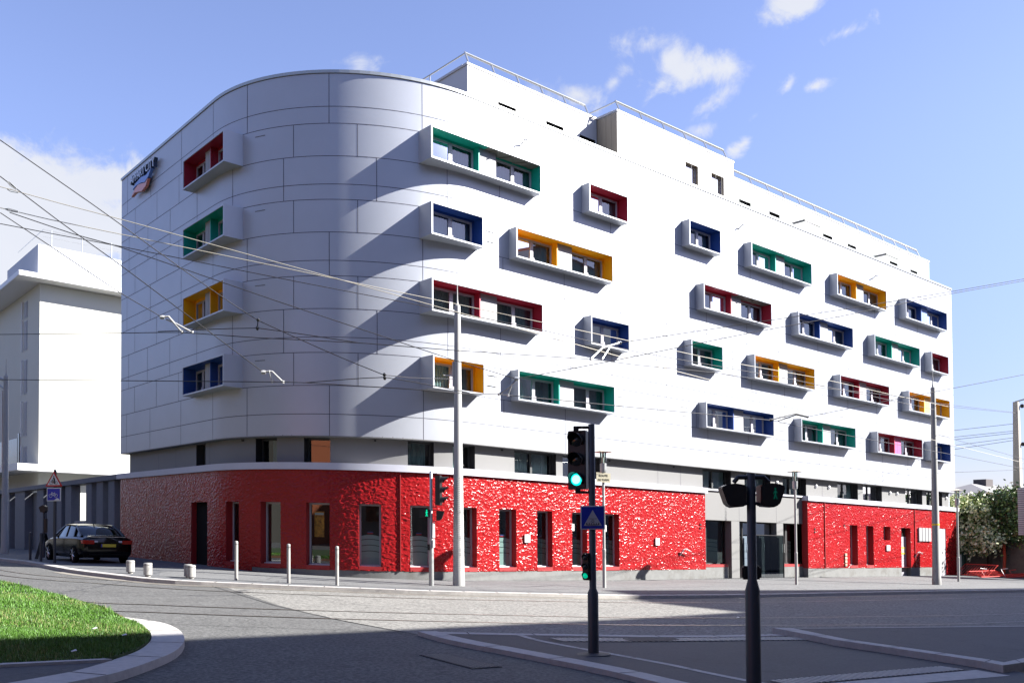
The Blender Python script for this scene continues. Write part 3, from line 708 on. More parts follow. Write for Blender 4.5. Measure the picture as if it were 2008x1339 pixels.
def leaf(pts, mm, nm, off):
    mb = MB(BT); mb.extr([(*FL(s, off), z) for s, z in pts], (-.12, 0, 0)); return hb(nm, mb, mm)
leaf([(15.3, 14.83), (14.9, 15.0), (14.2, 15.08), (13.6, 15.0), (12.95, 15.12), (13.3, 14.86), (13.75, 14.74), (14.2, 14.84), (14.8, 14.88)], mat('sign_blue_leaf', (.10, .20, .55), .35), 'sign_emblem', .1)
leaf([(15.45, 14.55), (15.0, 14.78), (14.6, 14.85), (14.2, 14.8), (13.7, 14.7), (13.35, 14.8), (13.6, 14.55), (14.1, 14.45), (14.6, 14.55), (15.0, 14.62)], mat('sign_coral_leaf', (.62, .22, .16), .35), 'sign_emblem', .1)
# ================================================================ GROUND
KNOTS = sorted(set([k[0] for k in KT] + [-28, 27, 60, 80]))
def sheet(name, poly, off, mats, kind='structure', parent=None, skirt=0, dens=None):
    bm = bmesh.new(); vs = [bm.verts.new((x, y, 0)) for x, y in poly]; bm.faces.new(vs); bmesh.ops.triangulate(bm, faces=bm.faces)
    for t in KNOTS:
        bmesh.ops.bisect_plane(bm, geom=bm.verts[:] + bm.edges[:] + bm.faces[:], plane_co=(OX + t, OY, 0), plane_no=(1, -1, 0), dist=1e-5)
    if skirt:
        be = [e for e in bm.edges if len(e.link_faces) == 1]
        r = bmesh.ops.extrude_edge_only(bm, edges=be); nv = [g for g in r['geom'] if isinstance(g, bmesh.types.BMVert)]
    else: nv = []
    ns = set(nv)
    for v in bm.verts: v.co.z = gz(v.co.x, v.co.y, off - (skirt if v in ns else 0))
    for f in bm.faces:
        f.normal_update()
        if len(ns) == 0 or not all(v in ns for v in f.verts):
            if abs(f.normal.z) > .5 and f.normal.z < 0: f.normal_flip()
    me = bpy.data.meshes.new(name); bm.to_mesh(me); bm.free()
    me.materials.append(mats); o = bpy.data.objects.new(name, me)
    if parent: link(o, parent); me.transform(Matrix.Translation(-WL[parent.name]))
    else: link(o); o['kind'] = kind
    return o
def asphalt(name, c, speck=.35, sc=90, rough=.85, var=.10, patch=None):
    m = mat(name, c, rough, 0); nt = m.node_tree; b = nt.nodes['Principled BSDF']; L = nt.links.new
    tc = N(nt, 'ShaderNodeTexCoord')
    n1 = N(nt, 'ShaderNodeTexNoise'); L(tc.outputs['Object'], n1.inputs[0]); n1.inputs['Scale'].default_value = sc; n1.inputs['Detail'].default_value = 3
    n2 = N(nt, 'ShaderNodeTexNoise'); L(tc.outputs['Object'], n2.inputs[0]); n2.inputs['Scale'].default_value = .7; n2.inputs['Detail'].default_value = 7; n2.inputs['Roughness'].default_value = .72
    n3 = N(nt, 'ShaderNodeTexNoise'); L(tc.outputs['Object'], n3.inputs[0]); n3.inputs['Scale'].default_value = sc * .33; n3.inputs['Detail'].default_value = 4
    def mr(x, lo, hi, a=.3, bb=.7):
        n = N(nt, 'ShaderNodeMapRange'); L(x, n.inputs[0]); n.inputs[1].default_value = a; n.inputs[2].default_value = bb; n.inputs[3].default_value = lo; n.inputs[4].default_value = hi; return n.outputs[0]
    f = math_(nt, 'MULTIPLY', mr(n1.outputs[0], 1 - speck, 1 + speck), mr(n2.outputs[0], 1 - var, 1 + var)); f = math_(nt, 'MULTIPLY', f, mr(n3.outputs[0], 1 - speck * 1.1, 1 + speck * 1.1, .38, .62))
    vo = N(nt, 'ShaderNodeTexVoronoi', feature='DISTANCE_TO_EDGE'); wn_ = N(nt, 'ShaderNodeTexNoise'); L(tc.outputs['Object'], wn_.inputs[0]); wn_.inputs['Scale'].default_value = 1.6; wn_.inputs['Detail'].default_value = 6
    va = N(nt, 'ShaderNodeVectorMath', operation='MULTIPLY_ADD'); L(wn_.outputs['Color'], va.inputs[0]); va.inputs[1].default_value = (1.4, 1.4, 0); L(tc.outputs['Object'], va.inputs[2]); L(va.outputs[0], vo.inputs['Vector']); vo.inputs['Scale'].default_value = .23
    f = math_(nt, 'MULTIPLY', f, mr(vo.outputs['Distance'], .62, 1.0, .0, .006))
    st = N(nt, 'ShaderNodeTexNoise'); L(tc.outputs['Object'], st.inputs[0]); st.inputs['Scale'].default_value = 2.6; st.inputs['Detail'].default_value = 3
    f = math_(nt, 'MULTIPLY', f, mr(st.outputs[0], 1.0, .74, .66, .74))
    mx = N(nt, 'ShaderNodeMix', data_type='RGBA', blend_type='MULTIPLY'); mx.inputs[0].default_value = 1; mx.inputs[6].default_value = (*c, 1); L(f, mx.inputs[7]); L(mx.outputs[2], b.inputs['Base Color'])
    bp = N(nt, 'ShaderNodeBump'); bp.inputs['Strength'].default_value = .5; bp.inputs['Distance'].default_value = .006; L(n1.outputs[0], bp.inputs['Height']); L(bp.outputs[0], b.inputs['Normal'])
    return m
M_ASPH = asphalt('asphalt', (.076, .076, .073), .36, 55, var=.14)
M_ASPL = asphalt('pale_track_concrete', (.15, .146, .134), .34, 42, var=.08)
M_ASPD = asphalt('smooth_asphalt', (.050, .052, .056), .14, 60, .8, .16)
M_PAVE = asphalt('pavement_slab', (.112, .114, .114), .12, 30, .85, .12)
M_PAVD = asphalt('pavement_asphalt', (.09, .094, .098), .15, 40, .85, .1)
RD = -.10
sheet('ground', [(-250, -250), (900, -250), (900, 700), (-250, 700)], RD - .012, M_ASPH)
sheet('roadway', [(-30, -30), (60, -30), (75, 16), (42.7, 17), (33.7, 18.2), (26.5, 18.9), (21.4, 20), (16.1, 22.1), (13.6, 23.6), (11.2, 25.1), (9.1, 26.8), (8.5, 29), (8.3, 32), (8.3, 36), (8.0, 60), (-30, 60)], RD - .004, M_ASPH)
# pale concrete bed of the tramway, to the far side of a diagonal joint
sheet('tram_bed', [(10.6, 25.5), (13.6, 23.5), (16.1, 22.0), (21.4, 19.9), (26.5, 18.8), (33.7, 18.1), (42.7, 16.9), (75, 13.2), (75, 5.0), (40, 5.6), (22.5, 8.9), (16.4, 10.8), (14.4, 11.3), (13.0, 12.0), (10.8, 13.1), (9.45, 13.9), (9.3, 16.5), (9.5, 19.5)], RD, M_ASPL)
KERB = [(8.1, 75), (8.18, 41.41), (8.22, 35.93), (8.16, 31.79), (8.41, 28.92), (9.01, 26.33), (11.24, 24.63), (13.63, 23.13), (16.14, 21.67), (21.4, 19.55), (26.53, 18.51), (33.68, 17.82), (42.69, 16.65), (58, 15.2), (85, 13.5)]
def smooth_line(pts, n=6):
    out = []
    for i in range(len(pts) - 1):
        p0, p1, p2, p3 = [Vector(pts[max(0, min(len(pts) - 1, j))]) for j in (i - 1, i, i + 1, i + 2)]
        for k in range(n):
            t = k / n; out.append(tuple(.5 * ((2 * p1) + (-p0 + p2) * t + (2 * p0 - 5 * p1 + 4 * p2 - p3) * t * t + (-p0 + 3 * p1 - 3 * p2 + p3) * t ** 3)))
    out.append(pts[-1]); return out
def offs(pts, d):
    out = []
    for i, p in enumerate(pts):
        a = Vector(pts[max(i - 1, 0)]); b = Vector(pts[min(i + 1, len(pts) - 1)]); t = (b - a).normalized(); out.append((p[0] - t.y * d, p[1] + t.x * d))
    return out
KS = smooth_line(KERB, 4)
inner = offs(KS, .34)
sheet('pavement', inner + [(110, 14), (110, 60), (8.6, 75)], 0, M_PAVD, skirt=.2)
def ribbon(name, L1, L2, off, mm, skirt=0, joints=0, kind='structure', gap=.012):
    v = []; f = []; n = len(L1); mb = MB()
    segs = []; acc = 0
    for i in range(n - 1):
        a, b, c, d = L1[i], L1[i + 1], L2[i + 1], L2[i]
        k = len(mb.v); mb.v += [(*a, gz(*a, off)), (*b, gz(*b, off)), (*c, gz(*c, off)), (*d, gz(*d, off))]; mb.f.append([k, k + 1, k + 2, k + 3]); mb.m.append(0)
        if skirt:
            for p, q in ((a, b), (c, d)):
                k = len(mb.v); mb.v += [(*p, gz(*p, off)), (*q, gz(*q, off)), (*q, gz(*q, off - skirt)), (*p, gz(*p, off - skirt))]; mb.f.append([k, k + 1, k + 2, k + 3]); mb.m.append(0)
    if skirt:
        for a, b in ((L1[0], L2[0]), (L1[-1], L2[-1])):
            k = len(mb.v); mb.v += [(*a, gz(*a, off)), (*b, gz(*b, off)), (*b, gz(*b, off - skirt)), (*a, gz(*a, off - skirt))]; mb.f.append([k, k + 1, k + 2, k + 3]); mb.m.append(0)
    if joints:
        acc = 0; nxt = joints * .5; mb.mi = 1
        for i in range(n - 1):
            a, b = Vector(L1[i]), Vector(L1[i + 1]); c, d = Vector(L2[i]), Vector(L2[i + 1]); ln = (b - a).length
            while acc + ln > nxt:
                t = (nxt - acc) / ln; p = a.lerp(b, t); q = c.lerp(d, t); u = (b - a).normalized() * gap
                k = len(mb.v); mb.v += [(*(p - u), gz(*(p - u), off + .003)), (*(p + u), gz(*(p + u), off + .003)), (*(q + u), gz(*(q + u), off + .003)), (*(q - u), gz(*(q - u), off + .003))]; mb.f.append([k, k + 1, k + 2, k + 3]); mb.m.append(1)
                nxt += joints
            acc += ln
    o = mb.build(name, [mm, M_GROOVE] if joints else mm, normals=True); o['kind'] = kind
    return o
ribbon('kerb', KS, offs(KS, .34), .004, M_GRANITE, .16, 1.0)
# pale gutter band between kerb and first rail, on the bend
i0, i1 = 12, 48
ribbon('gutter_band', offs(KS[i0:i1], -.03), offs(KS[i0:i1], -.42), RD + .004, mat('pale_gutter', (.18, .165, .14), .85, 0, .1, 5), 0, 0)
# pale slabs on the pavement in front of the long wall
sheet('slab_paving', [(9.6, 27.6), (11.8, 25.6), (14.0, 24.0), (16.6, 22.5), (21.7, 20.4), (26.7, 19.4), (34, 18.6), (50, 16.9), (50, 26.2), (20.3, 26.2), (18.3, 26.6), (16.2, 27.6), (14.6, 29.6), (12.4, 31.0), (10.6, 30.2)], .004, M_PAVE)
for k in range(14):
    x = 17.5 + 2.4 * k; ribbon('paving_joint', [(x, 26.1), (x, 23.5), (x, 21.4 - max(0, k - 4) * .16)], [(x + .02, 26.1), (x + .02, 23.5), (x + .02, 21.4 - max(0, k - 4) * .16)], .008, M_JOINT)
for y in (22.3, 24.4):
    ribbon('paving_joint', [(17 + (y < 23) * 3 + i * 3.0, y) for i in range(11)], [(17 + (y < 23) * 3 + i * 3.0, y + .025) for i in range(11)], .0085, M_JOINT)
# ---- rails
RL = {'A': [(6.5, 60), (6.5, 42), (6.59, 33.33), (7.2, 29.3), (8.91, 26.2), (11.14, 24.41), (16.16, 21.55), (23.78, 18.95), (30.99, 17.45), (42.0, 16.3), (60, 15.2), (85, 14.5)],
      'B': [(5.5, 60), (5.5, 42), (5.9, 31.5), (6.7, 27.6), (8.38, 24.75), (10.56, 23.0), (15.29, 20.35), (22.13, 17.75), (28.57, 16.35), (39.35, 15.2), (60, 13.9), (85, 13.2)],
      'C': [(3.0, 60), (3.1, 36), (3.9, 26), (5.62, 21.2), (6.92, 20.1), (8.7, 18.95), (12.55, 16.86), (17.96, 14.28), (22.52, 12.78), (28.84, 11.26), (45, 9.4), (85, 8)],
      'D': [(1.9, 60), (2.0, 36), (3.2, 24), (5.3, 19.6), (6.39, 18.6), (8.02, 17.5), (11.52, 15.5), (16.41, 13.1), (20.7, 11.4), (25.8, 10.08), (45, 7.9), (85, 6.7)]}
for k, pts in RL.items():
    ln = smooth_line(pts, 6)
    ribbon('rail_groove', offs(ln, .06), offs(ln, -.05), RD + .006, M_GROOVE)
    ribbon('tram_rail', offs(ln, .008), offs(ln, -.045), RD + .010, M_RAIL)
ribbon('road_joint', [(10.3, 25.6), (9.4, 19.5), (9.3, 16.5), (9.4, 13.9)], [(10.33, 25.6), (9.43, 19.5), (9.33, 16.5), (9.43, 13.9)], RD + .004, M_GROOVE)
ribbon('road_joint', [(5.2, 17.0), (7.5, 15.6), (9.4, 14.2)], [(5.2, 17.02), (7.5, 15.62), (9.4, 14.22)], RD + .004, M_GROOVE)
# ---- traffic island on the near side with its kerb stones
IO = smooth_line([(9.36, 13.79), (9.2, 12.9), (9.16, 12.1), (9.2, 11.3), (9.22, 10.35), (9.22, 9.03), (9.08, 7.95), (8.98, 7.2), (8.8, 5.5), (8.6, 3.0)], 5)
II = offs(IO, .36)
IT = [(22.46, 8.78), (18.13, 10.16), (16.41, 10.78), (14.37, 11.3), (13.02, 11.95), (10.81, 13.02)]
sheet('traffic_island', II[1:] + [(8.9, 2.0), (14.5, 2.0), (14.6, 5.4), (15.2, 7.0), (15.6, 9.4), (16.2, 10.6)] + IT[3:], -.035, M_ASPD, skirt=.1)
ribbon('kerb', IO, II, -.028, M_GRANITE, .12, 1.45)
top = smooth_line([(9.36, 13.79), (10.81, 13.02), (13.02, 11.95), (14.37, 11.3), (16.1, 10.8)], 4)
ribbon('kerb', top[1:], offs(top, -.27)[1:], -.029, M_GRANITE, .12, 1.2)
S2 = smooth_line([(10.75, 12.72), (10.55, 11.9), (10.5, 10.71), (10.5, 10.13), (10.46, 9.07), (10.3, 8.17), (10.2, 7.3), (10.1, 5.6), (9.9, 3)], 4)
ribbon('island_strip', offs(S2, .0), offs(S2, .13), -.030, M_GRANITE, 0, 1.2)
# tactile gratings
M_GRAT = mat('grating', (.02, .02, .022), .8, 0); M_GRAT2 = mat('grating_rib', (.36, .36, .34), .6, 0)
def grating(c0, c1, w, rib, off, ang=0):
    a = Vector(c0); b = Vector(c1); t = (b - a).normalized(); nn = Vector((-t.y, t.x)); L = (b - a).length
    mb = MB(); pts = [a, b, b + nn * w, a + nn * w]
    k = len(mb.v); mb.v += [(*p, gz(p.x, p.y, off)) for p in pts]; mb.f.append([k, k + 1, k + 2, k + 3]); mb.m.append(0); mb.mi = 1
    x = rib
    while x < L - rib:
        p = a + t * x + nn * .02; q = a + t * (x + ang) + nn * (w - .02); u = t * (rib * .26)
        if x + ang < L: mb.prism([(p - u), (p + u), (q + u), (q - u)], [gz(v.x, v.y, off + .001) for v in (p - u, p + u, q + u, q - u)], [gz(v.x, v.y, off + .012) for v in (p - u, p + u, q + u, q - u)])
        x += rib
    o = mb.build('tactile_grating', [M_GRAT, M_GRAT2]); return o
g1 = grating((10.95, 12.15), (15.95, 10.2), -.42, .11, -.031, .1); tag(g1, 'long ribbed tactile strip along the tram side edge of the island', 'tactile paving', 'tactile strips')
g2 = grating((10.4, 6.9), (14.25, 6.35), .42, .11, -.031); tag(g2, 'ribbed tactile strip along the near edge of the island beside the pedestrian signal', 'tactile paving', 'tactile strips')
sheet('island_edge_slab', [(10.4, 6.45), (14.2, 5.75), (14.35, 6.3), (10.45, 6.86)], -.030, M_GRANITE)
sheet('near_road', [(8.9, 2.0), (14.5, 2.0), (14.2, 5.7), (10.0, 6.4), (9.6, 3)], -.033, M_ASPD)
# raised tram platform tip
PK = [(16.0, 11.0), (15.45, 9.7), (15.19, 9.11), (15.04, 8.16), (14.85, 7.24), (14.65, 6.35), (14.45, 5.95)]
PKi = [(16.35, 10.75), (15.75, 9.6), (15.49, 9.05), (15.32, 8.1), (15.15, 7.2), (14.98, 6.38), (14.85, 6.1)]
sheet('tram_platform', PKi + [(16.3, 6.15), (22, 3.5), (60, -3), (75, 3.5), (40, 5.2), (22.46, 8.6), (18.1, 10.1)], .07, M_ASPD, skirt=.24)
ribbon('platform_kerb', PK, PKi, .076, M_GRANITE, .2, .9)
ribbon('platform_kerb', [(14.45, 5.95), (16.2, 5.9), (22, 3.2)], [(14.85, 6.1), (16.3, 6.2), (22, 3.55)], .077, M_GRANITE, .2, 1.2)
ribbon('platform_edge_line', [(16.35, 10.75), (18.1, 10.12), (22.46, 8.62), (40, 5.25), (75, 3.6)], [(16.45, 10.65), (18.1, 10.02), (22.46, 8.5), (40, 5.1), (75, 3.4)], .074, M_GRANITE)
# inspection cover in the road
mb = MB(); cs = [(7.93, 11.65), (8.34, 11.6), (8.35, 10.2), (7.83, 10.22)]
mb.prism(cs, [gz(*c, RD - .02) for c in cs], [gz(*c, RD + .006) for c in cs]); mb.mi = 1
a, b, c, d = [Vector(x) for x in cs]
for i in range(1, 22):
    p = a.lerp(d, i / 22); q = b.lerp(c, i / 22); u = Vector((0, .014)); pp = [p - u, q - u, q + u, p + u]; mb.prism(pp, [gz(v.x, v.y, RD + .006) for v in pp], [gz(v.x, v.y, RD + .014) for v in pp])
for i in range(1, 6):
    p = a.lerp(b, i / 6); q = d.lerp(c, i / 6); u = Vector((.014, 0)); pp = [p - u, q - u, q + u, p + u]; mb.prism(pp, [gz(v.x, v.y, RD + .006) for v in pp], [gz(v.x, v.y, RD + .013) for v in pp])
o = mb.build('inspection_cover', [M_IRON, mat('worn_iron', (.13, .13, .125), .7, 0)]); tag(o, 'long ribbed iron inspection cover let into the dark asphalt', 'drain cover')
# ---- grass island
KR = smooth_line([(5.28, 17.0), (5.5, 16.4), (5.62, 15.84), (5.55, 15.1), (5.40, 14.45), (5.09, 13.55), (4.62, 12.62), (4.06, 11.86), (3.41, 11.14), (2.86, 10.73), (2.0, 10.2), (.8, 9.6), (-1.5, 9.0)], 4)
KRi = [tuple(p) for p in offs(KR, -.46)]
KRi[0] = (5.18, 16.75); KRi[1] = (5.2, 16.5)
ribbon('kerb', KR, KRi, .004, M_GRANITE, .14, 1.5)
GRASS = [(4.2, 60), (4.6, 33), (5.0, 26), (5.16, 23.6), (5.28, 20.7), (5.36, 18.3), (5.22, 16.9), (5.18, 16.1), (5.1, 15.4), (4.92, 14.5), (4.6, 13.6), (4.15, 12.8), (3.75, 12.3), (3.5, 12.12), (2.39, 12.14), (-6, 12.4), (-6, 60)]
M_SOIL = mat('grass_soil', (.03, .055, .012), .95, 0, .3, 3)
sheet('lawn_soil', GRASS, .02, M_SOIL, skirt=.14)
sheet('island_path', [(-6, 9.3), (2.0, 10.7), (3.0, 11.3), (3.6, 11.95), (3.55, 12.02), (2.39, 12.04), (-6, 12.3)], -.01, M_ASPD, skirt=.1)
ribbon('edge_strip', [(3.62, 12.02), (2.4, 12.02), (-6, 12.27)], [(3.55, 12.12), (2.4, 12.14), (-6, 12.4)], .024, M_GRANITE, .1)
ribbon('edge_strip', [(4.6, 33), (5.0, 26), (5.16, 23.6), (5.28, 20.7), (5.36, 18.3), (5.25, 17.0)], [(4.68, 33), (5.08, 26), (5.24, 23.6), (5.36, 20.7), (5.44, 18.3), (5.33, 17.0)], .0, mat('rusty_edge', (.10, .045, .02), .8), .1)
def in_poly(px, py, poly):
    c = np.zeros(len(px), bool); n = len(poly); j = n - 1
    for i in range(n):
        xi, yi = poly[i]; xj, yj = poly[j]; m = ((yi > py) != (yj > py)) & (px < (xj - xi) * (py - yi) / (yj - yi + 1e-12) + xi); c ^= m; j = i
    return c
def grass_blades(n, x0, x1, y0, y1, h0, h1, w):
    px = rng.uniform(x0, x1, n); py = rng.uniform(y0, y1, n); k = in_poly(px, py, GRASS); return px[k], py[k]
def blades_object():
    xs, ys = [], []
    for (n, a, b, c, d) in ((60000, 1.9, 5.4, 12.0, 16.5), (40000, 2.2, 5.4, 16.5, 21.5), (22000, 3.0, 5.4, 21.5, 33)):
        p, q = grass_blades(n, a, b, c, d, 0, 0, 0); xs.append(p); ys.append(q)
    x = np.concatenate(xs); y = np.concatenate(ys); n = len(x)
    fx = np.sin(x * 3.1 + y * 1.3) + np.sin(y * 2.7 - x * 1.9) + np.sin(x * 7.3) * .5
    h = (.040 + .016 * fx * .6 + rng.uniform(-.014, .024, n)).clip(.016, .13); h[rng.random(n) < .03] *= 1.9; h *= np.where(np.sin(x * 2.1 + 1.3 * np.sin(y * 1.7)) * np.sin(y * 1.9 + x) > .55, .55, 1.0)
    far = np.clip((y - 12) / 14, 0, 1); w = .0045 + .007 * far
    an = rng.uniform(0, 2 * PI, n); le = rng.normal(0, .45, n) * h; la = rng.uniform(0, 2 * PI, n)
    z = np.array([gz(a, b, .02) for a, b in zip(x, y)])
    v = np.zeros((n, 3, 3)); v[:, 0, 0] = x - np.cos(an) * w; v[:, 0, 1] = y - np.sin(an) * w; v[:, 0, 2] = z
    v[:, 1, 0] = x + np.cos(an) * w; v[:, 1, 1] = y + np.sin(an) * w; v[:, 1, 2] = z
    v[:, 2, 0] = x + np.cos(la) * le; v[:, 2, 1] = y + np.sin(la) * le; v[:, 2, 2] = z + h
    me = bpy.data.meshes.new('grass'); me.vertices.add(3 * n); me.vertices.foreach_set('co', v.reshape(-1)); me.loops.add(3 * n); me.loops.foreach_set('vertex_index', np.arange(3 * n)); me.polygons.add(n); me.polygons.foreach_set('loop_start', np.arange(n) * 3)
    ms = [mat('grass_a', (.05, .125, .008), .55), mat('grass_b', (.075, .19, .014), .55), mat('grass_c', (.035, .085, .009), .6), mat('grass_dry', (.22, .22, .08), .7)]
    for m in ms: 
        me.materials.append(m)
    r = rng.random(n) + .16 * np.sin(x * 2.3 + y * 1.1); dry = (np.sin(x * 1.7 + np.sin(y * 2.2) * 1.5) * np.sin(y * 1.4 + 2) > .45) * .06; mi = np.where(r < .35, 0, np.where(r < .70, 1, np.where(r < .95 - dry, 2, 3)))
    me.update(calc_edges=True); me.polygons.foreach_set('material_index', mi.astype(np.int32)); me.update()
    o = bpy.data.objects.new('grass', me); link(o); tag(o, 'bright green lawn grass on the kerbed island', 'grass', kind='stuff')
blades_object()
# a few scraps of litter on the lawn and road
for x, y, c in ((4.35, 13.9, 0), (4.2, 14.8, 0), (3.3, 12.5, 0), (18.8, 13.9, 1)):
    mb = MB(); z = gz(x, y, .075 if c == 0 else RD + .02); mb.add([(x - .03, y - .02, z), (x + .035, y - .025, z + .01), (x + .03, y + .02, z + .02), (x - .025, y + .03, z)], [(0, 1, 2, 3)]); mb.extr([(x - .03, y - .02, z - .004), (x + .035, y - .025, z + .006), (x + .03, y + .02, z + .016)], (0, 0, -.004))
    o = mb.build('litter', M_WHITE); tag(o, ['scrap of white paper lying on the lawn', 'scrap of paper lying on the pale tram bed'][c], 'litter', 'scraps of litter')
# far ground relief: low ridge behind the hedge
mb = MB(); v = []; n = 30
for i in range(n + 1):
    a = i / n; x = 130 + 160 * a; y = 150 - 110 * a; z = 3.5 + 3.0 * math.sin(a * 9) * .3 + 2 * math.sin(a * 3 + .5)
    v += [(x, y, -12), (x - 4, y - 6, z * .6), (x + 8, y + 12, z), (x + 30, y + 40, -12)]
mb.add(v, [(4 * i + k, 4 * i + 4 + k, 4 * i + 5 + k, 4 * i + 1 + k) for i in range(n) for k in range(3)])
o = mb.build('hill', mat('hill_green', (.07, .09, .06), .9, 0, .3, .05), smooth=True); o['kind'] = 'structure'
# ================================================================ NEIGHBOURS AND OFF-STREET BUILDINGS
def hz(x, y, zp): return zp + sl(x, y)
class TMB(MB):
    def __init__(s): super().__init__(lambda x, y, z: (x, y, z + sl(x, y)))
nb = empty('white_apartment_block', (20, 70, gz(20, 70)), 'plain white block with projecting flat roof slab beyond the concrete fins', 'building')
NX, NY = 15.12, 65.5
mb = TMB(); mb.box(NX, NX + 26, NY, NY + 26, -3, 15.6)
# windows in the shaded side are recessed slots
nw = mb.build('wall', M_NEIGH, nb)
for x0, x1, y0, y1, z0, z1, nm, mm in ((NX - 1.5, NX + 27, NY - 1.2, NY + 27, 15.62, 15.95, 'roof_slab', M_WHITE), (NX - 1.5, NX + 27, NY - 1.2, NY + 27, 3.35, 3.8, 'canopy_slab', M_WHITE)):
    mb = TMB(); mb.box(x0, x1, y0, y1, z0, z1); mb.build(nm, mm, nb, bevel=.02)
mb = TMB(); mb.box(NX + 0.02, NX + 20, NY + .6, NY + 9.5, 15.96, 18.3); 
mb.mi = 1
for k in range(10): mb.box(NX + 1.2 + 1.9 * k, NX + 1.22 + 1.9 * k, NY + .59, NY + .601, 16, 18.3)
pb = mb.build('plant_room', [M_NEIGH2, M_BAND], nb)
mb = TMB()
mb.tube([(NX + .4, NY + .9, 19.4), (NX + 12, NY + .9, 19.4)], .02, 5); mb.tube([(NX + .4, NY + .9, 18.95), (NX + 12, NY + .9, 18.95)], .015, 5); mb.tube([(NX + .4, NY + .9, 19.4), (NX + .4, NY + 8, 19.4)], .02, 5)
for k in range(8): mb.tube([(NX + .9 + 1.9 * k, NY + .9, 18.3), (NX + .9 + 1.9 * k, NY + .9, 19.45)], .04, 5)
mb.build('roof_railing', M_STEEL, nb)
for z0, z1 in ((13.9, 15.0), (11.7, 14.0 - .3), (8.75, 11.05), (5.9, 8.2), (4.0, 5.2)):
    mb = TMB(); mb.box(NX - .03, NX + .08, 68.7, 69.55, z0, z1); f = mb.build('window', M_NEIGH2, nb)
    mb = TMB(); mb.box(NX - .05, NX - .031, 68.78, 69.48, z0 + .06, z1 - .05); mb.build('shutter', M_PANEL, f)
    mb = TMB(); mb.box(NX - .12, NX + .08, 69.9, 70.0, z0, z1 + .1); mb.build('window_fin', M_WHITE, nb)
mb = TMB(); mb.box(NX - .06, NX + .1, 70.6, 71.0, 3.8, 6.2); mb.box(NX - .05, NX + .1, 71.2, 78, 3.8, 5.9); mb.build('dark_loggia', M_LENS, nb)
# colonnade of fins carrying on from the hotel's side front
co = empty('fin_colonnade', (OX, OY + 30, gz(OX, OY + 30)), 'row of grey concrete fins under a flat beam between hotel and white block', 'screen wall')
def CT(x, y, z): return (OX + x, OY + y, z + KX * x + KY * y - .012 * max(0, y - 18))
mb = MB(CT); v = []
for s in (17.75, 30, 45, 62):
    v += [(-.1, s, 2.2), (-.1, s, 2.43), (.55, s, 2.43), (.55, s, 2.2)]
mb.add(v, [(4 * i + k, 4 * i + 4 + k, 4 * i + 4 + (k + 1) % 4, 4 * i + (k + 1) % 4) for i in range(3) for k in range(4)] + [(0, 1, 2, 3), (12, 13, 14, 15)])
mb.build('beam', M_FIN, co)
for a, b in ((18.35, 19.25), (20.1, 21.1), (21.9, 22.85), (25.5, 26.6), (27.35, 28.3), (29.0, 30.3), (31.1, 32.6), (35.5, 38.0), (39.5, 41), (43, 45)):
    mb = MB(CT); mb.box(.0, .45, a, a + (b - a), -3.4, 2.199); mb.build('fin', M_FIN, co)
mb = MB(CT); mb.box(.47, .6, 26.65, 46, -3.2, 2.1); mb.build('rear_wall', M_FIN, co)  # wall added close behind the fins to darken the gaps between them
mb = MB(CT); mb.box(.15, .3, 23.0, 25.4, -3, .35); g = mb.build('gate', M_NEIGH2, co)
mb = MB(CT)
for k in range(9): mb.box(.13, .15, 23.1 + .25 * k, 23.14 + .25 * k, -2.9, .33)
mb.build('gate_slat', M_FIN, g)
# street-side buildings out of frame that shade the junction or show in reflections
def ex_block(name, poly, h, mm, lab):
    b = empty(name, (poly[0][0], poly[0][1], -4), lab, 'building')
    mb = MB(); mb.prism(poly, -5, h); mb.build('wall', mm, b)
    a, c = Vector(poly[0]), Vector(poly[1]); t = (c - a).normalized(); L = (c - a).length; nn = Vector((-t.y, t.x))
    mb = MB(); k = 1.5
    while k < L - 2.5:
        for z in range(1, int(h) - 2, 3):
            p = a + t * k; q = a + t * (k + 1.3); u = nn * .02 * (1)
            mb.extr([(*(p + u), z), (*(q + u), z), (*(q + u), z + 1.6), (*(p + u), z + 1.6)], (nn.x * .05, nn.y * .05, 0))
        k += 3.2
    mb.build('window', M_LENS, b)
    mb = MB(); mb.prism([tuple(Vector(p) + Vector((0, 0))) for p in poly], h, h + .25); mb.build('roof', mat('terracotta', (.35, .12, .06), .8, 0, .2, 2), b)
ex_block('terrace_house', [(-60, -7.9), (50, -7.9), (50, -24), (-60, -24)], 22 - 1.9, mat('ochre_render', (.30, .24, .17), .85), 'long ochre rendered terrace with tiled roof facing the hotel')
ex_block('corner_tower', [(50.5, -8.5), (51.9, -4.9), (60.5, -7.2), (72.7, -9.7), (112, -16.5), (112, -40), (50.5, -40)], 26 - 2.1, mat('grey_render', (.26, .25, .23), .85), 'taller grey rendered block with a slanted front facing the hotel')
ex_block('unseen_dark_row', [(-28, 26), (-33, 290), (-47, 290), (-42, 26)], 21, mat('dark_row_brown', (.055, .05, .04), .9), 'unseen dark row added to dim the side front of the hotel')  # unseen row, added tall and dark to dim what the side front reflects
ex_block('orange_house', [(-27, 4), (-28, 25.8), (-42, 25.8), (-42, 4)], 9, mat('orange_render', (.34, .10, .04), .9), 'orange rendered house mirrored in one window of the rounded corner')
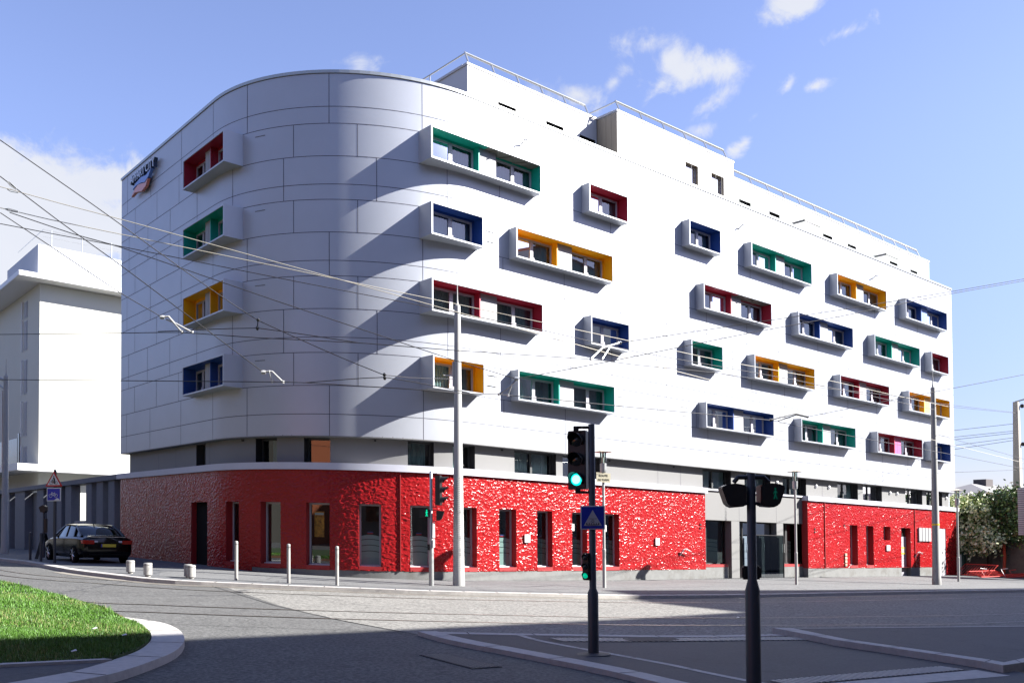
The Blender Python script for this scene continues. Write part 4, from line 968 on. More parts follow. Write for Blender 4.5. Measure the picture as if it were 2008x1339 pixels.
# ================================================================ FAR RIGHT: old wall, hedges, hoarding, concrete mast
WLN = [(75, 34.5), (61.35, 27.65), (61.2, 25.7), (60.25, 23.48), (58.0, 17.5)]
mb = MB(); hts = [2.0, 2.0, 2.25, 2.5, 2.9]
for i in range(4):
    a, b = Vector(WLN[i]), Vector(WLN[i + 1]); t = (b - a).normalized(); nn = Vector((-t.y, t.x)) * .3
    mb.prism([a, b, b + nn, a + nn], [gz(*a) - .3, gz(*b) - .3, gz(*b) - .3, gz(*a) - .3], [gz(*a) + hts[i], gz(*b) + hts[i + 1], gz(*b) + hts[i + 1], gz(*a) + hts[i]])
o = mb.build('garden_wall', M_CONC); tag(o, 'stained old concrete wall under the hedge past the end of the hotel', 'wall')
def leaves(name, n, center, size, ms, probs, leafsz, seed, flat=0, shell=.55):
    r = np.random.default_rng(seed); d = r.normal(size=(n, 3)); d /= np.linalg.norm(d, axis=1)[:, None]
    rad = 1 - shell * r.random(n) ** 1.6
    bump = 1 + .13 * np.sin(d[:, 0] * 7 + seed) * np.sin(d[:, 1] * 6 + 1) + .12 * np.sin(d[:, 2] * 9 + d[:, 0] * 5)
    p = np.sign(d) * np.abs(d) ** .62 * (rad * bump)[:, None] * np.array(size) + np.array(center)
    cl = r.integers(0, 90, n); cc = r.normal(size=(90, 3)); cc /= np.linalg.norm(cc, axis=1)[:, None]; cc = np.sign(cc) * np.abs(cc) ** .62 * np.array(size) * r.uniform(.75, 1.02, (90, 1)) + np.array(center)
    q = cc[cl] + r.normal(size=(n, 3)) * .26; use = r.random(n) < .6; p[use] = q[use]
    u = r.normal(size=(n, 3)); u /= np.linalg.norm(u, axis=1)[:, None]; w = np.cross(u, r.normal(size=(n, 3))); w /= np.linalg.norm(w, axis=1)[:, None]
    s = (leafsz * r.uniform(.6, 1.4, n))[:, None]; v = np.stack([p - u * s, p + w * s * .55, p + u * s, p - w * s * .55], 1)
    me = bpy.data.meshes.new(name); me.vertices.add(4 * n); me.vertices.foreach_set('co', v.reshape(-1)); me.loops.add(4 * n); me.loops.foreach_set('vertex_index', np.arange(4 * n)); me.polygons.add(n); me.polygons.foreach_set('loop_start', np.arange(n) * 4)
    for m in ms: me.materials.append(m)
    mi = r.choice(len(ms), n, p=probs); me.update(calc_edges=True); me.polygons.foreach_set('material_index', mi.astype(np.int32)); me.update(); return me
M_LF = [mat('leaf_pale', (.68, .70, .42), .5), mat('leaf_mid', (.16, .24, .06), .5), mat('leaf_dark', (.035, .065, .018), .6), mat('leaf_brown', (.16, .12, .05), .6), mat('leaf_deep', (.05, .10, .03), .5)]
def hedge(name, parts, label, ms, probs, n, lsz, trunk, seed):
    h = empty(name, (parts[0][0][0], parts[0][0][1], gz(parts[0][0][0], parts[0][0][1])), label, 'hedge')
    for i, (c, s) in enumerate(parts):
        me = leaves('crown', n, (0, 0, 0), s, ms, probs, lsz, seed + i); o = bpy.data.objects.new('crown', me); link(o, h); o.location = Vector((c[0], c[1], gz(c[0], c[1]) + c[2])) - WL[h.name]
    mb = MB()
    for x, y, r_, hh in trunk: z = gz(x, y); mb.tube([(x, y, z - .1), (x + .03, y + .02, z + hh * .5), (x - .02, y, z + hh)], [r_, r_ * .85, r_ * .7], 7)
    mb.build('trunk', mat(name + '_bark', (.03, .026, .02), .9), h, smooth=True)
hedge('variegated_hedge', [((59.8, 28.2, 3.25), (1.2, 1.7, 1.5)), ((60.3, 26.5, 3.2), (1.2, 1.5, 1.35)), ((59.4, 27.2, 2.05), (1.0, 2.6, .45))], 'pale variegated hedge on dark posts beside the end of the hotel', [M_LF[0], M_LF[1], M_LF[2]], [.58, .26, .16], 9000, .11, [(59.7, 27.6, .09, 2.4), (60.3, 25.6, .06, 2.2)], 11)
hedge('dark_hedge', [((61.0, 24.3, 3.6), (1.2, 1.3, 1.7)), ((61.4, 25.6, 3.9), (1.0, 1.1, 1.2)), ((62.0, 26.9, 4.0), (1.0, 1.4, .8))], 'dark green and brown climbing hedge between pale hedge and white hoarding', [M_LF[4], M_LF[2], M_LF[3], M_LF[1]], [.42, .2, .16, .22], 8000, .10, [(61.1, 24.6, .06, 2.4)], 23)
mb = MB(); x, y = 59.3, 26.65; z = gz(x, y); mb.tube([(x, y, z), (x, y, z + 2.1)], .13, 8); o = mb.build('green_post', mat('green_paint', (.005, .06, .04), .5)); tag(o, 'dark green round post under the pale hedge', 'post')
# leaning orange post and fallen red barriers
mb = MB(); x, y = 60.3, 24.6; z = gz(x, y); mb.tube([(x + .05, y + .1, z), (x, y, z + 1.2), (x + .12, y + .1, z + 2.6)], [.09, .09, .075], 8); o = mb.build('orange_post', M_ORANGE, smooth=True); tag(o, 'slightly bent orange red post in front of the old concrete wall', 'post')
def barrier(x, y, ang, lab, lean=.25, L=2.4):
    z = gz(x, y); c, s = math.cos(ang), math.sin(ang); b = empty('street_barrier', (x, y, z), lab, 'barrier', 'fallen red barriers')
    def T(u, v, w): return (x + c * u - s * v, y + s * u + c * v, z + w)
    mb = MB(T); H = .95
    mb.tube([(0, 0, .06), (0, H * math.cos(lean), .06 + H * math.sin(lean)), (L, H * math.cos(lean), .06 + H * math.sin(lean)), (L, 0, .06), (0, 0, .06)], .03, 6); mb.build('frame', M_BARRED, b)
    mb = MB(T)
    for k in range(1, 12): mb.tube([(L * k / 12, 0, .06), (L * k / 12, H * math.cos(lean), .06 + H * math.sin(lean))], .012, 5)
    mb.build('bars', M_BARRED, b)
    for u in (.35, L - .35):
        mb = MB(T); mb.tube([(u, -.02, .03), (u, .25, .45), (u, -.2, .5)], .02, 5); mb.build('foot', M_BARRED if u < 1 else M_WHITE, b)
barrier(54.6, 23.6, -.25, 'red barrier lying nearest the lamp post by the hotel end', .3); barrier(56.6, 22.9, -.35, 'red barrier lying flat in the middle of the fallen row', .12); barrier(58.6, 22.4, -.5, 'red barrier lying farthest along toward the hoarding', .18, 3.0)
barrier(57.4, 26.3, -2.0, 'red and white barrier leaning against the dark posts', .7, 2.6)
# concrete mast and louvred hoarding
mb = MB(); x, y = 64.4, 25.35; z = gz(x, y); mb.add([(x + a * w_, y + b * w_, z + h) for h, w_ in ((0, .28), (11.3, .15)) for a, b in ((-1, -1), (1, -1), (1, 1), (-1, 1))], [(3, 2, 1, 0), (4, 5, 6, 7), (0, 1, 5, 4), (1, 2, 6, 5), (2, 3, 7, 6), (3, 0, 4, 7)])
ms = empty('concrete_mast', (x, y, z), 'square concrete mast with dark insulators rising behind the white hoarding', 'utility pole')
mb.build('shaft', mat('mast_concrete', (.28, .25, .22), .8, 0, .08, 2), ms)
mb = MB(); mb.tube([(x - .1, y, z + 11.3), (x + .5, y - .4, z + 11.5), (x + 1.1, y - .7, z + 11.4)], .05, 6); mb.build('crossarm', M_IRON, ms)
for dx, dz in ((.3, 11.1), (.3, 8.6)):
    mb = MB(); mb.lathe([(.05, 0), (.13, .06), (.13, .2), (.05, .26)], (x + dx, y - .25, z + dz - .2), 10); mb.build('insulator', M_BLACK, ms, smooth=True)
hd = empty('hoarding', (59.2, 22.0, gz(59.2, 22)), 'white louvred hoarding board at the frame edge before the mast', 'hoarding')
zb = gz(59, 22.3) + 2.55
mb = MB(); mb.box(57.2, 57.3, 18.6, 22.55, zb, zb + 2.75); mb.build('board', M_PANEL, hd)
mb = MB()
for k in range(22): mb.box(57.14, 57.2, 18.6, 22.52, zb + .06 + .123 * k, zb + .10 + .123 * k)
mb.build('slats', M_WHITE, hd)
for y_ in (19.2, 22.2):
    mb = MB(); mb.box(57.3, 57.4, y_ - .06, y_ + .06, gz(57.3, y_), zb + 2.0); mb.build('post', M_IRON, hd)
# distant roofs
b = empty('distant_villa', (150, 66, -4), 'long low grey roofed house on the skyline over the hedge', 'house')
mb = MB(); mb.box(146, 162, 61, 72, -8, 5.0); mb.build('wall', mat('villa_wall', (.5, .5, .5), .8), b)
mb = MB(); mb.add([(145, 60, 5.0), (163, 60, 5.0), (163, 73, 5.0), (145, 73, 5.0), (150, 66, 7.2), (158, 66, 7.2)], [(0, 1, 5, 4), (1, 2, 5), (2, 3, 4, 5), (3, 0, 4), (3, 2, 1, 0)]); r_ = mb.build('roof', mat('villa_roof', (.22, .21, .21), .8), b)
mb = MB(); mb.box(153, 155.5, 65, 67, 6.6, 8.0); mb.build('chimney', mat('chimney_dark', (.06, .05, .05), .8), r_)
# ================================================================ STREET FURNITURE
RH = Vector((.7665, -.6422, 0)).normalized(); FH = Vector((.642, .766, 0)).normalized()     # across and along the junction
def frame_at(x, y, ang=0, z=None):
    """local frame: u across, v toward the viewer side, turned by ang"""
    z = gz(x, y) if z is None else z; c, s = math.cos(ang), math.sin(ang); U = RH * c - FH * s; V = -FH * c - RH * s
    return lambda u, v, w: (x + U.x * u + V.x * v, y + U.y * u + V.y * v, z + w)
def pole_prof(mb, x, y, prof, n=20, z=None): mb.lathe(prof, (x, y, gz(x, y) if z is None else z), n)
# ---- tram masts
def mast(x, y, H, r0, r1, label, ribbed=3.6, tape=False, mm=M_POLE, n=24):
    e = empty('tram_mast', (x, y, gz(x, y)), label, 'tram pole', 'tapered tram masts')
    mb = MB(); f = lambda h: r0 + (r1 - r0) * h / H
    mb.lathe([(r0 * 1.06, -.1), (r0 * 1.06, .28), (r0 * 1.0, .32), (f(ribbed), ribbed), (f(ribbed) * .97, ribbed + .02), (f(H * .93), H * .93), (f(H), H), (r1 * .6, H + .04)], WL[e.name], n); mb.build('shaft', mm, e, smooth=True)
    if ribbed > 1:
        mb = MB()
        for k in range(44):
            h = .5 + k * (ribbed - .6) / 44; r = f(h); mb.lathe([(r - .004, h), (r + .008, h + .012), (r - .004, h + .026)], WL[e.name], n)
        mb.build('climb_guard', mm, e, smooth=True)
    mb = MB(); mb.lathe([(r1 * .55, H), (r1 * .35, H + .12), (.025, H + .2), (.008, H + .85)], WL[e.name], 10); mb.build('finial', mm, e, smooth=True)
    if tape:
        mb = MB(); mb.lathe([(f(2.75) + .004, 2.72), (f(2.75) + .004, 2.79)], WL[e.name], n); mb.build('tape', M_YEL, e)
    return e
m1 = mast(17.88, 24.01, 9.0, .185, .10, 'tall pale tapered mast standing before the rounded red wall')
T = frame_at(17.88, 24.01)
mb = MB(); mb.tube([T(-.14, .02, 6.4), T(-.14, .02, 7.2)], .03, 6); mb.build('clamp_rail', M_BRKT, m1)
mb = MB(); mb.tube([T(0, 0, 6.75), T(-.45, .1, 6.75)], .02, 6); mb.build('arm', M_BRKT, m1)
m2 = mast(42.36, 20.28, 9.05, .19, .105, 'tall tapered mast with a yellow tape band near the service doors', tape=True, ribbed=1.0, mm=mat('grey_pole_paint', (.24, .24, .235), .5, .1, .05, 4))
m3 = mast(10.26, 50.92, 8.7, .17, .11, 'tall shaded mast with a curved arm beside the concrete fins', ribbed=1.0)
T = frame_at(10.26, 50.92)
mb = MB(); mb.tube([T(0, 0, 8.4), T(-.25, 0, 8.6), T(-1.2, .1, 8.75)], .06, 8); mb.tube([T(0, 0, 8.0), T(-.3, 0, 8.25), T(-1.2, .1, 8.5)], .04, 8); mb.tube([T(-.15, 0, 4), T(-.18, 0, 8.0)], .03, 6); mb.build('arm', M_STEEL, m3, smooth=True)
# ---- street lamps
def lamp(x, y, label, z=None, H=4.8):
    z = gz(x, y) if z is None else z; e = empty('street_lamp', (x, y, z), label, 'street lamp', 'disc topped street lamps'); c = (x, y, z)
    mb = MB(); mb.lathe([(.062, -.05), (.062, 1.25), (.066, 1.27), (.066, 1.33), (.05, 1.35), (.047, H - .85)], c, 16); mb.build('post', M_POLE, e, smooth=True)
    mb = MB(); mb.lathe([(.05, H - .86), (.11, H - .8), (.115, H - .5), (.10, H - .49)], c, 16); mb.build('lamp_base', M_STEEL, e, smooth=True)
    mb = MB(); mb.lathe([(.105, H - .5), (.112, H - .12), (.108, H - .12), (.10, H - .5)], c, 16); g = mb.build('lamp_glass', M_GLASS2, e, smooth=True)
    mb = MB(); mb.lathe([(.03, H - .5), (.035, H - .3), (.03, H - .14)], c, 10); mb.build('bulb', M_WHITE, e, smooth=True)
    mb = MB(); mb.lathe([(.30, H - .115), (.31, H - .10), (.10, H - .03), (.02, H)], c, 24); mb.build('lamp_shade', mat('lamp_disc', (.45, .40, .32), .4, .4), e, smooth=True)
    return e
l1 = lamp(23.15, 22.68, 'street lamp carrying the cream street name plate')
def copy_thing(src, loc, label):
    r = src.copy(); col.objects.link(r); r.location = loc; r['label'] = label; WL[r.name] = Vector(loc)
    for ch in list(src.children):
        c = ch.copy(); col.objects.link(c); c.parent = r
        for g in list(ch.children): d = g.copy(); col.objects.link(d); d.parent = c
    return r
copy_thing(l1, (33.94, 22.13, gz(33.94, 22.13)), 'street lamp standing in front of the entrance beside the door')
copy_thing(l1, (47.54, 21.64, gz(47.54, 21.64) - .1), 'street lamp at the far end corner of the hotel')
copy_thing(l1, (14.75, 59.3, -1.75), 'street lamp whose disc shows just above the triangular warning sign')
T = frame_at(23.15, 22.68, -.35)
mb = MB(); mb.extr([T(-.30, .06, 3.66), T(.24, .06, 3.62), T(.24, .06, 3.95), T(-.30, .06, 3.99)], Vector(T(0, .02, 0)) - Vector(T(0, 0, 0))); np_ = mb.build('street_name_plate', M_CREAM); tag(np_, 'cream plate reading ROUTE DE TURIN fixed to the lamp post', 'street sign')
def text_on(T, s, size, u, w, v, mm, parent, name='lettering', th=.003, center=True):
    vs, fs = text_verts(s, size, .004); c = (max(q[0] for q in vs) + min(q[0] for q in vs)) / 2 if center else 0
    mb = MB(T); mb.add([(u + x - c, v + zz, w + y) for x, y, zz in vs], fs); return mb.build(name, mm, parent)
text_on(T, 'ROUTE', .105, -.03, 3.84, .087, M_SIGNK, np_); text_on(T, 'DE TURIN', .095, -.03, 3.70, .087, M_SIGNK, np_)
# ---- bollards
def bollard(x, y, label, r, h, mm, grp, cap=.01):
    e = empty('bollard', (x, y, gz(x, y)), label, 'bollard', grp); c = WL[e.name]
    mb = MB(); mb.lathe([(r, -.05), (r, h - .04), (r * .96, h - .012), (r * .8, h), (.01, h + cap)], c, 20); mb.build('post', mm, e, smooth=True)
    mb = MB(); mb.lathe([(r + .003, h - .10), (r + .003, h - .085)], c, 20); mb.build('cap_ring', M_IRON, e)
    return e
b0 = bollard(11.36, 26.16, 'slim tall bollard farthest from the tram mast, in front of a narrow window', .052, 1.14, M_BOLL, 'tall slim bollards')
copy_thing(b0, (12.48, 25.06, gz(12.48, 25.06)), 'slim tall bollard standing midway in the row of three')
copy_thing(b0, (13.63, 24.27, gz(13.63, 24.27)), 'slim tall bollard nearest the pedestrian crossing signal')
d0 = bollard(8.82, 39.4, 'dark slim bollard nearer the shaded tram mast', .047, 1.05, M_PDARK, 'dark slim bollards')
copy_thing(d0, (8.8, 37.68, gz(8.8, 37.68)), 'dark slim bollard nearer the parked black car')
s0 = empty('short_bollard', (9.19, 28.81, gz(9.19, 28.81)), 'squat round bollard closest to the parked car', 'bollard', 'squat round bollards'); c = WL[s0.name]
mb = MB(); mb.lathe([(.075, -.05), (.075, .045), (.12, .05), (.122, .36), (.117, .385), (.10, .395), (.01, .40)], c, 24); mb.build('drum', M_BOLL, s0, smooth=True)
mb = MB(); mb.lathe([(.124, .325), (.124, .335)], c, 24); mb.build('groove', M_IRON, s0)
copy_thing(s0, (9.21, 27.34, gz(9.21, 27.34)), 'squat round bollard second from the car')
copy_thing(s0, (10.20, 26.62, gz(10.2, 26.62)), 'squat round bollard nearest the tall slim bollards')
copy_thing(s0, (10.24, 26.96, gz(10.24, 26.96)), 'squat round bollard half hidden behind its neighbour')
# ---- big traffic light on the island
tx, ty = 10.25, 10.29; tz = gz(tx, ty, -.035)
tl = empty('traffic_light', (tx, ty, tz), 'large traffic light showing green on the near island', 'traffic light')
mb = MB(); mb.lathe([(.115, -.05), (.115, .0), (.085, .02), (.084, .95), (.055, 1.02), (.052, 3.56), (.048, 3.57)], (tx, ty, tz), 20); mb.build('pole', M_PDARK, tl, smooth=True)
mb = MB(); mb.lathe([(.27, .0), (.26, .012), (.12, .03)], (tx, ty, tz), 20); mb.build('base_plate', M_IRON, tl, smooth=True)
def lamp_head(parent, T, uc, w0, w1, wid, dep, lens_r, lit, visor=.2, name='signal_head', litm=(M_GREENL, M_GREENC), v0=0.0):
    mb = MB(T); mb.box(uc - wid / 2, uc + wid / 2, v0, v0 + dep, w0, w1); hd = mb.build(name, M_BLACK, parent, bevel=.012)
    n = 3; H = (w1 - w0) / n
    for k in range(n):
        cz = w1 - H * (k + .5); T0 = Vector(T(uc, v0 + dep, cz)); ax = (Vector(T(uc, v0 + dep + 1, cz)) - T0).normalized()
        on = (k == lit)
        mb = MB(); mb.lathe([(lens_r, 0), (lens_r, .012), (lens_r * .7, .028), (.005, .036)], T0, 24, ax); mb.build('lens', litm[0] if on else M_LENS, hd, smooth=True)
        if on and len(litm) > 1:
            mb = MB(); mb.lathe([(lens_r * .72, .03), (lens_r * .6, .036), (.005, .042)], T0, 20, ax); mb.build('lens_glow', litm[1], hd, smooth=True)
        mb = MB(); m_ = 18; rr_ = lens_r * 1.12
        vs = []
        for i in range(m_ + 1):
            a = -PI * .22 + (PI * 1.44) * i / m_; ln = visor * (.35 + .65 * max(0, math.sin(a)) ** .7 if a > 0 and a < PI else .3)
            for r_, l_ in ((rr_, .0), (rr_, ln), (rr_ + .008, ln), (rr_ + .008, 0)): vs.append(T(uc + math.cos(a) * r_, v0 + dep + l_, cz + math.sin(a) * r_))
        mb.add(vs, [(4 * i + j, 4 * i + 4 + j, 4 * i + 4 + (j + 1) % 4, 4 * i + (j + 1) % 4) for i in range(m_) for j in range(4)] + [(0, 1, 2, 3), tuple(range(4 * m_, 4 * m_ + 4))]); mb.build('visor', M_BLACK, hd, smooth=True)
    return hd
Tm = frame_at(tx, ty, .42, tz)
T0 = frame_at(tx, ty, 0, tz)
lamp_head(tl, Tm, -.235, 2.56, 3.48, .30, .14, .095, 2, .2, v0=-.1)
mb = MB(T0); mb.box(-.28, 0, -.03, .03, 3.50, 3.54); mb.box(-.28, -.2, -.029, .029, 3.46, 3.50); mb.build('bracket', M_BLACK, tl)
mb = MB(T0); mb.box(-.26, 0, -.03, .03, 2.49, 2.53); mb.box(-.26, -.18, -.029, .029, 2.53, 2.58); mb.build('bracket', M_BLACK, tl)
lamp_head(tl, frame_at(tx, ty, .55, tz), -.075, 1.15, 1.57, .115, .08, .042, 2, .05, 'repeater_head', (M_GREEN2,), v0=.02)
sg = None
mb = MB(T0); mb.box(-.19, .19, .065, .085, 1.93, 2.30); sg = mb.build('tramway_sign', M_SIGNW, None, bevel=.006); tag(sg, 'square blue sign with white triangle and tram symbol on the traffic light pole', 'road sign')
def flat(T, pts, v, mm, parent, name, th=.003): 
    mb = MB(T); mb.extr([(u, v, w) for u, w in pts], (0, 0, 0)) if False else None
    n = len(pts); mb = MB(T); mb.add([(u, v, w) for u, w in pts] + [(u, v + th, w) for u, w in pts], [list(range(n)), list(range(n, 2 * n))[::-1]] + [(i, (i + 1) % n, n + (i + 1) % n, n + i) for i in range(n)]); return mb.build(name, mm, parent)
flat(T0, [(-.172, 1.948), (.172, 1.948), (.172, 2.282), (-.172, 2.282)], .086, M_SIGNB, sg, 'blue_field')
flat(T0, [(-.14, 1.99), (.14, 1.99), (.0, 2.235)], .0895, mat('sign_grey', (.42, .42, .42), .4), sg, 'triangle')
flat(T0, [(-.1, 2.0), (.1, 2.0), (.1, 2.035), (-.1, 2.035)], .093, M_SIGNK, sg, 'tram_body')
mb = MB(T0); 
for k in range(5): mb.box(-.085 + .036 * k, -.06 + .036 * k, .0962, .098, 2.014, 2.03)
mb.build('tram_windows', M_SIGNW, sg)
mb = MB(T0); mb.box(-.06, .06, .0932, .0952, 2.095, 2.10); mb.tube([(0, .095, 2.036), (.022, .095, 2.06), (0, .095, 2.085), (-.022, .095, 2.06), (0, .095, 2.036)], .003, 4); mb.build('pantograph', M_SIGNK, sg)
# ---- near pedestrian signal, seen from behind its two hoods
px_, py_ = 8.60, 6.16; pz = gz(px_, py_, -.035)
ps = empty('pedestrian_signal', (px_, py_, pz), 'near pedestrian signal post with two hooded black heads seen edge on', 'pedestrian signal'); T = frame_at(px_, py_, 0, pz)
mb = MB(); mb.lathe([(.12, -.05), (.12, 0), (.083, .02), (.081, 1.30), (.05, 1.42), (.049, 2.58), (.045, 2.59)], (px_, py_, pz), 24); mb.build('pole', M_PDARK, ps, smooth=True)
def hood(sgn, name='signal_head'):
    mb = MB(T); o = [(.078, 2.455), (.078, 2.245), (.10, 2.222), (.22, 2.212), (.275, 2.235), (.295, 2.27), (.350, 2.435), (.29, 2.463), (.20, 2.475)]
    pts = [(sgn * (u) + .004, w) for u, w in o]; n = len(pts)
    mb.add([(u, -.12, w) for u, w in pts] + [(u, .11, w) for u, w in pts], [list(range(n)), list(range(n, 2 * n))[::-1]] + [(i, (i + 1) % n, n + (i + 1) % n, n + i) for i in range(n)])
    h = mb.build(name, M_BLACK, ps, bevel=.012)
    mb = MB(T); mb.tube([(sgn * .03, 0, 2.545), (sgn * .14, 0, 2.545), (sgn * .19, 0, 2.49)], .026, 8); mb.build('bracket', M_BLACK, h)
    mb = MB(T); mb.tube([(sgn * .03, 0, 2.26), (sgn * .09, 0, 2.25)], .02, 6); mb.build('bracket', M_BLACK, h)
    return h
hood(-1); h2 = hood(1)
MAN = [(-.018, .0), (-.045, .0), (-.03, .07), (-.012, .115), (-.014, .16), (-.04, .12), (-.052, .13), (-.02, .2), (.0, .215), (.022, .205), (.05, .15), (.04, .135), (.018, .165), (.016, .115), (.03, .06), (.055, .002), (.03, -.002), (.006, .075)]
def man(T, u, w, s, v, mm, parent, name='walking_figure'):
    o = flat(T, [(u + a * s, w + b * s) for a, b in MAN], v, mm, parent, name); c = Vector(T(u + .002 * s, v, w + .245 * s)); ax = Vector(T(0, 1, 0)) - Vector(T(0, 0, 0))
    mb = MB(); mb.lathe([(.024 * s, 0), (.024 * s, .003)], c, 12, ax); mb.build('figure_head', mm, parent)
man(T, .235, 2.30, .46, .1115, M_GREEN4, h2)
mb = MB(T); mb.box(-.10, .115, -.13, -.03, 1.42, 1.57); mb.build('push_button_box', M_BLACK, ps, bevel=.02)
# ---- crossing signal by the curved wall
qx, qy = 16.84, 24.05; qz = gz(qx, qy); T = frame_at(qx, qy, 0, qz)
cs_ = empty('crossing_signal', (qx, qy, qz), 'grey signal post with side facing traffic head and lit green walking man', 'pedestrian signal')
mb = MB(); mb.lathe([(.08, -.05), (.078, 1.38), (.052, 1.5), (.046, 3.58), (.04, 3.59)], (qx, qy, qz), 16); mb.build('pole', M_STEEL, cs_, smooth=True)
lamp_head(cs_, frame_at(qx, qy, -1.35, qz), 0.03, 2.52, 3.46, .26, .16, .09, 9, .25, v0=.16)
for b_ in ((0, .2, 3.5, 3.53), (0, .2, 2.46, 2.49), (.03, .17, 2.36, 2.38), (.03, .17, 2.02, 2.04)):
    mb = MB(T); mb.box(b_[0], b_[1], -.018, .018, b_[2], b_[3]); mb.build('bracket', M_BLACK, cs_)
mb = MB(T); mb.box(-.37, -.05, -.05, .10, 2.14, 2.41); ph_ = mb.build('pedestrian_head', M_BLACK, cs_, bevel=.02)
man(T, -.13, 2.175, .78, .101, M_GREEN3, ph_)
mb = MB(T); pts = [(.17, 2.04), (.17, 2.36), (.42, 2.33), (.34, 2.1), (.27, 2.04)]; n = len(pts)
mb.add([(u, -.1, w) for u, w in pts] + [(u, .1, w) for u, w in pts], [list(range(n)), list(range(n, 2 * n))[::-1]] + [(i, (i + 1) % n, n + (i + 1) % n, n + i) for i in range(n)]); mb.build('hooded_head', M_BLACK, cs_)
mb = MB(T); mb.box(-.11, -.045, .02, .1, 1.12, 1.3); mb.build('push_button_box', M_BLACK, cs_)
mb = MB(T); mb.extr([(.06, .2, 1.5), (.09, -.2, 1.5), (.09, -.1, 2.02), (.06, .12, 1.95)], (.012, .0, 0)); mb.extr([(.06, .14, 1.2), (.09, -.14, 1.2), (.09, -.14, 1.45), (.06, .14, 1.45)], (.012, 0, 0)); mb.build('edge_on_sign', M_WHITE, cs_)
mb = MB(T); mb.tube([(-.05, 0, 1.62), (.09, 0, 1.62)], .015, 5); mb.tube([(-.05, 0, 1.5), (.09, 0, 1.5)], .015, 5); mb.build('sign_clamp', M_STEEL, cs_)
# ---- small shaded signal and red repeater beside the car
rx, ry = 10.0, 42.4; rz = gz(rx, ry); T = frame_at(rx, ry, 0, rz)
ss = empty('small_signal', (rx, ry, rz), 'short shaded signal post with hooded head and tiny red lamp beside the car', 'pedestrian signal')
mb = MB(); mb.lathe([(.06, -.05), (.06, .9), (.045, .95), (.04, 2.2)], (rx, ry, rz), 12); mb.build('pole', M_PDARK, ss, smooth=True)
mb = MB(T); pts = [(-.17, 2.1), (-.1, 1.9), (.05, 1.87), (.12, 1.95), (.12, 2.12), (.0, 2.2)]; n = len(pts)
mb.add([(u, -.1, w) for u, w in pts] + [(u, .1, w) for u, w in pts], [list(range(n)), list(range(n, 2 * n))[::-1]] + [(i, (i + 1) % n, n + (i + 1) % n, n + i) for i in range(n)]); mb.build('hooded_head', M_BLACK, ss)
mb = MB(T); mb.box(.03, .14, -.05, .06, 1.05, 1.62); rp = mb.build('repeater_head', M_BLACK, ss, bevel=.01)
mb = MB(T); mb.lathe([(.035, 0), (.02, .02)], Vector(T(.03, .07, 1.13)), 10, Vector(T(0, 1, 0)) - Vector(T(0, 0, 0))); mb.build('red_lens', M_REDL, rp)
# ---- cycle signs on their post
sx, sy_ = 8.94, 36.36; sz = gz(sx, sy_); T = frame_at(sx, sy_, .12, sz)
mb = MB(); mb.lathe([(.05, -.05), (.05, 3.35), (.04, 3.36)], (sx, sy_, sz), 12); o = mb.build('sign_post', M_PDARK, smooth=True); tag(o, 'dark round post carrying the triangular and the blue cycle signs', 'sign post')
mb = MB(T); n = 3; pts = [(-.33, 2.75), (.33, 2.75), (0, 3.30)]
mb.add([(u, .055, w) for u, w in pts] + [(u, .075, w) for u, w in pts], [(0, 1, 2), (5, 4, 3), (0, 1, 4, 3), (1, 2, 5, 4), (2, 0, 3, 5)]); w1 = mb.build('warning_sign', M_SIGNR, None, bevel=.004); tag(w1, 'triangular red bordered warning sign showing a cyclist', 'road sign')
flat(T, [(-.245, 2.80), (.245, 2.80), (0, 3.21)], .078, M_SIGNW, w1, 'white_field')
def bicycle(T, u, w, s, v, mm, parent, rider=False):
    mb = MB(T); 
    for c in (-.5, .5):
        mb.tube([(u + (c + .3 * math.cos(a)) * s, v, w + (.3 + .3 * math.sin(a)) * s) for a in [2 * PI * k / 14 for k in range(15)]], .022 * s + .002, 4)
    for a, b in (((-.5, .3), (-.28, .72)), ((-.28, .72), (.22, .70)), ((-.28, .6), (.0, .3)), ((0, .3), (.5, .3)), ((.0, .3), (.22, .78)), ((.22, .7), (.5, .3)), ((-.28, .72), (-.36, .86)), ((-.36, .86), (-.15, .86)), ((.12, .8), (.32, .8))):
        mb.tube([(u + a[0] * s, v, w + a[1] * s), (u + b[0] * s, v, w + b[1] * s)], .03 * s + .002, 4)
    mb.build('bicycle_symbol', mm, parent)
    if rider:
        flat(T, [(u + a * s, w + b * s) for a, b in ((.05, .1), (.2, .1), (.22, .7), (.3, .95), (.15, 1.35), (-.02, 1.4), (-.2, .98), (-.16, .92), (.0, 1.1), (.02, .85), (-.02, .6))], v + .001, mm, parent, 'rider_symbol')
        mb = MB(); mb.lathe([(.11 * s, 0), (.11 * s, .004)], Vector(T(u + .02 * s, v, w + 1.52 * s)), 10, Vector(T(0, 1, 0)) - Vector(T(0, 0, 0))); mb.build('rider_symbol', mm, parent)
bicycle(T, 0, 2.82, .19, .086, M_SIGNK, w1, True)
mb = MB(T); mb.box(-.27, .27, .055, .075, 2.22, 2.70); w2 = mb.build('cycle_route_sign', M_SIGNW, None, bevel=.004); tag(w2, 'square blue sign with a white bicycle below the triangle', 'road sign')
flat(T, [(-.24, 2.25), (.24, 2.25), (.24, 2.67), (-.24, 2.67)], .078, M_SIGNB, w2, 'blue_field'); bicycle(T, -.01, 2.36, .2, .085, M_SIGNW, w2)
flat(T, [(.02, 2.25), (.24, 2.25), (.19, 2.31), (.13, 2.33)], .082, M_SIGNW, w2, 'worn_patch')
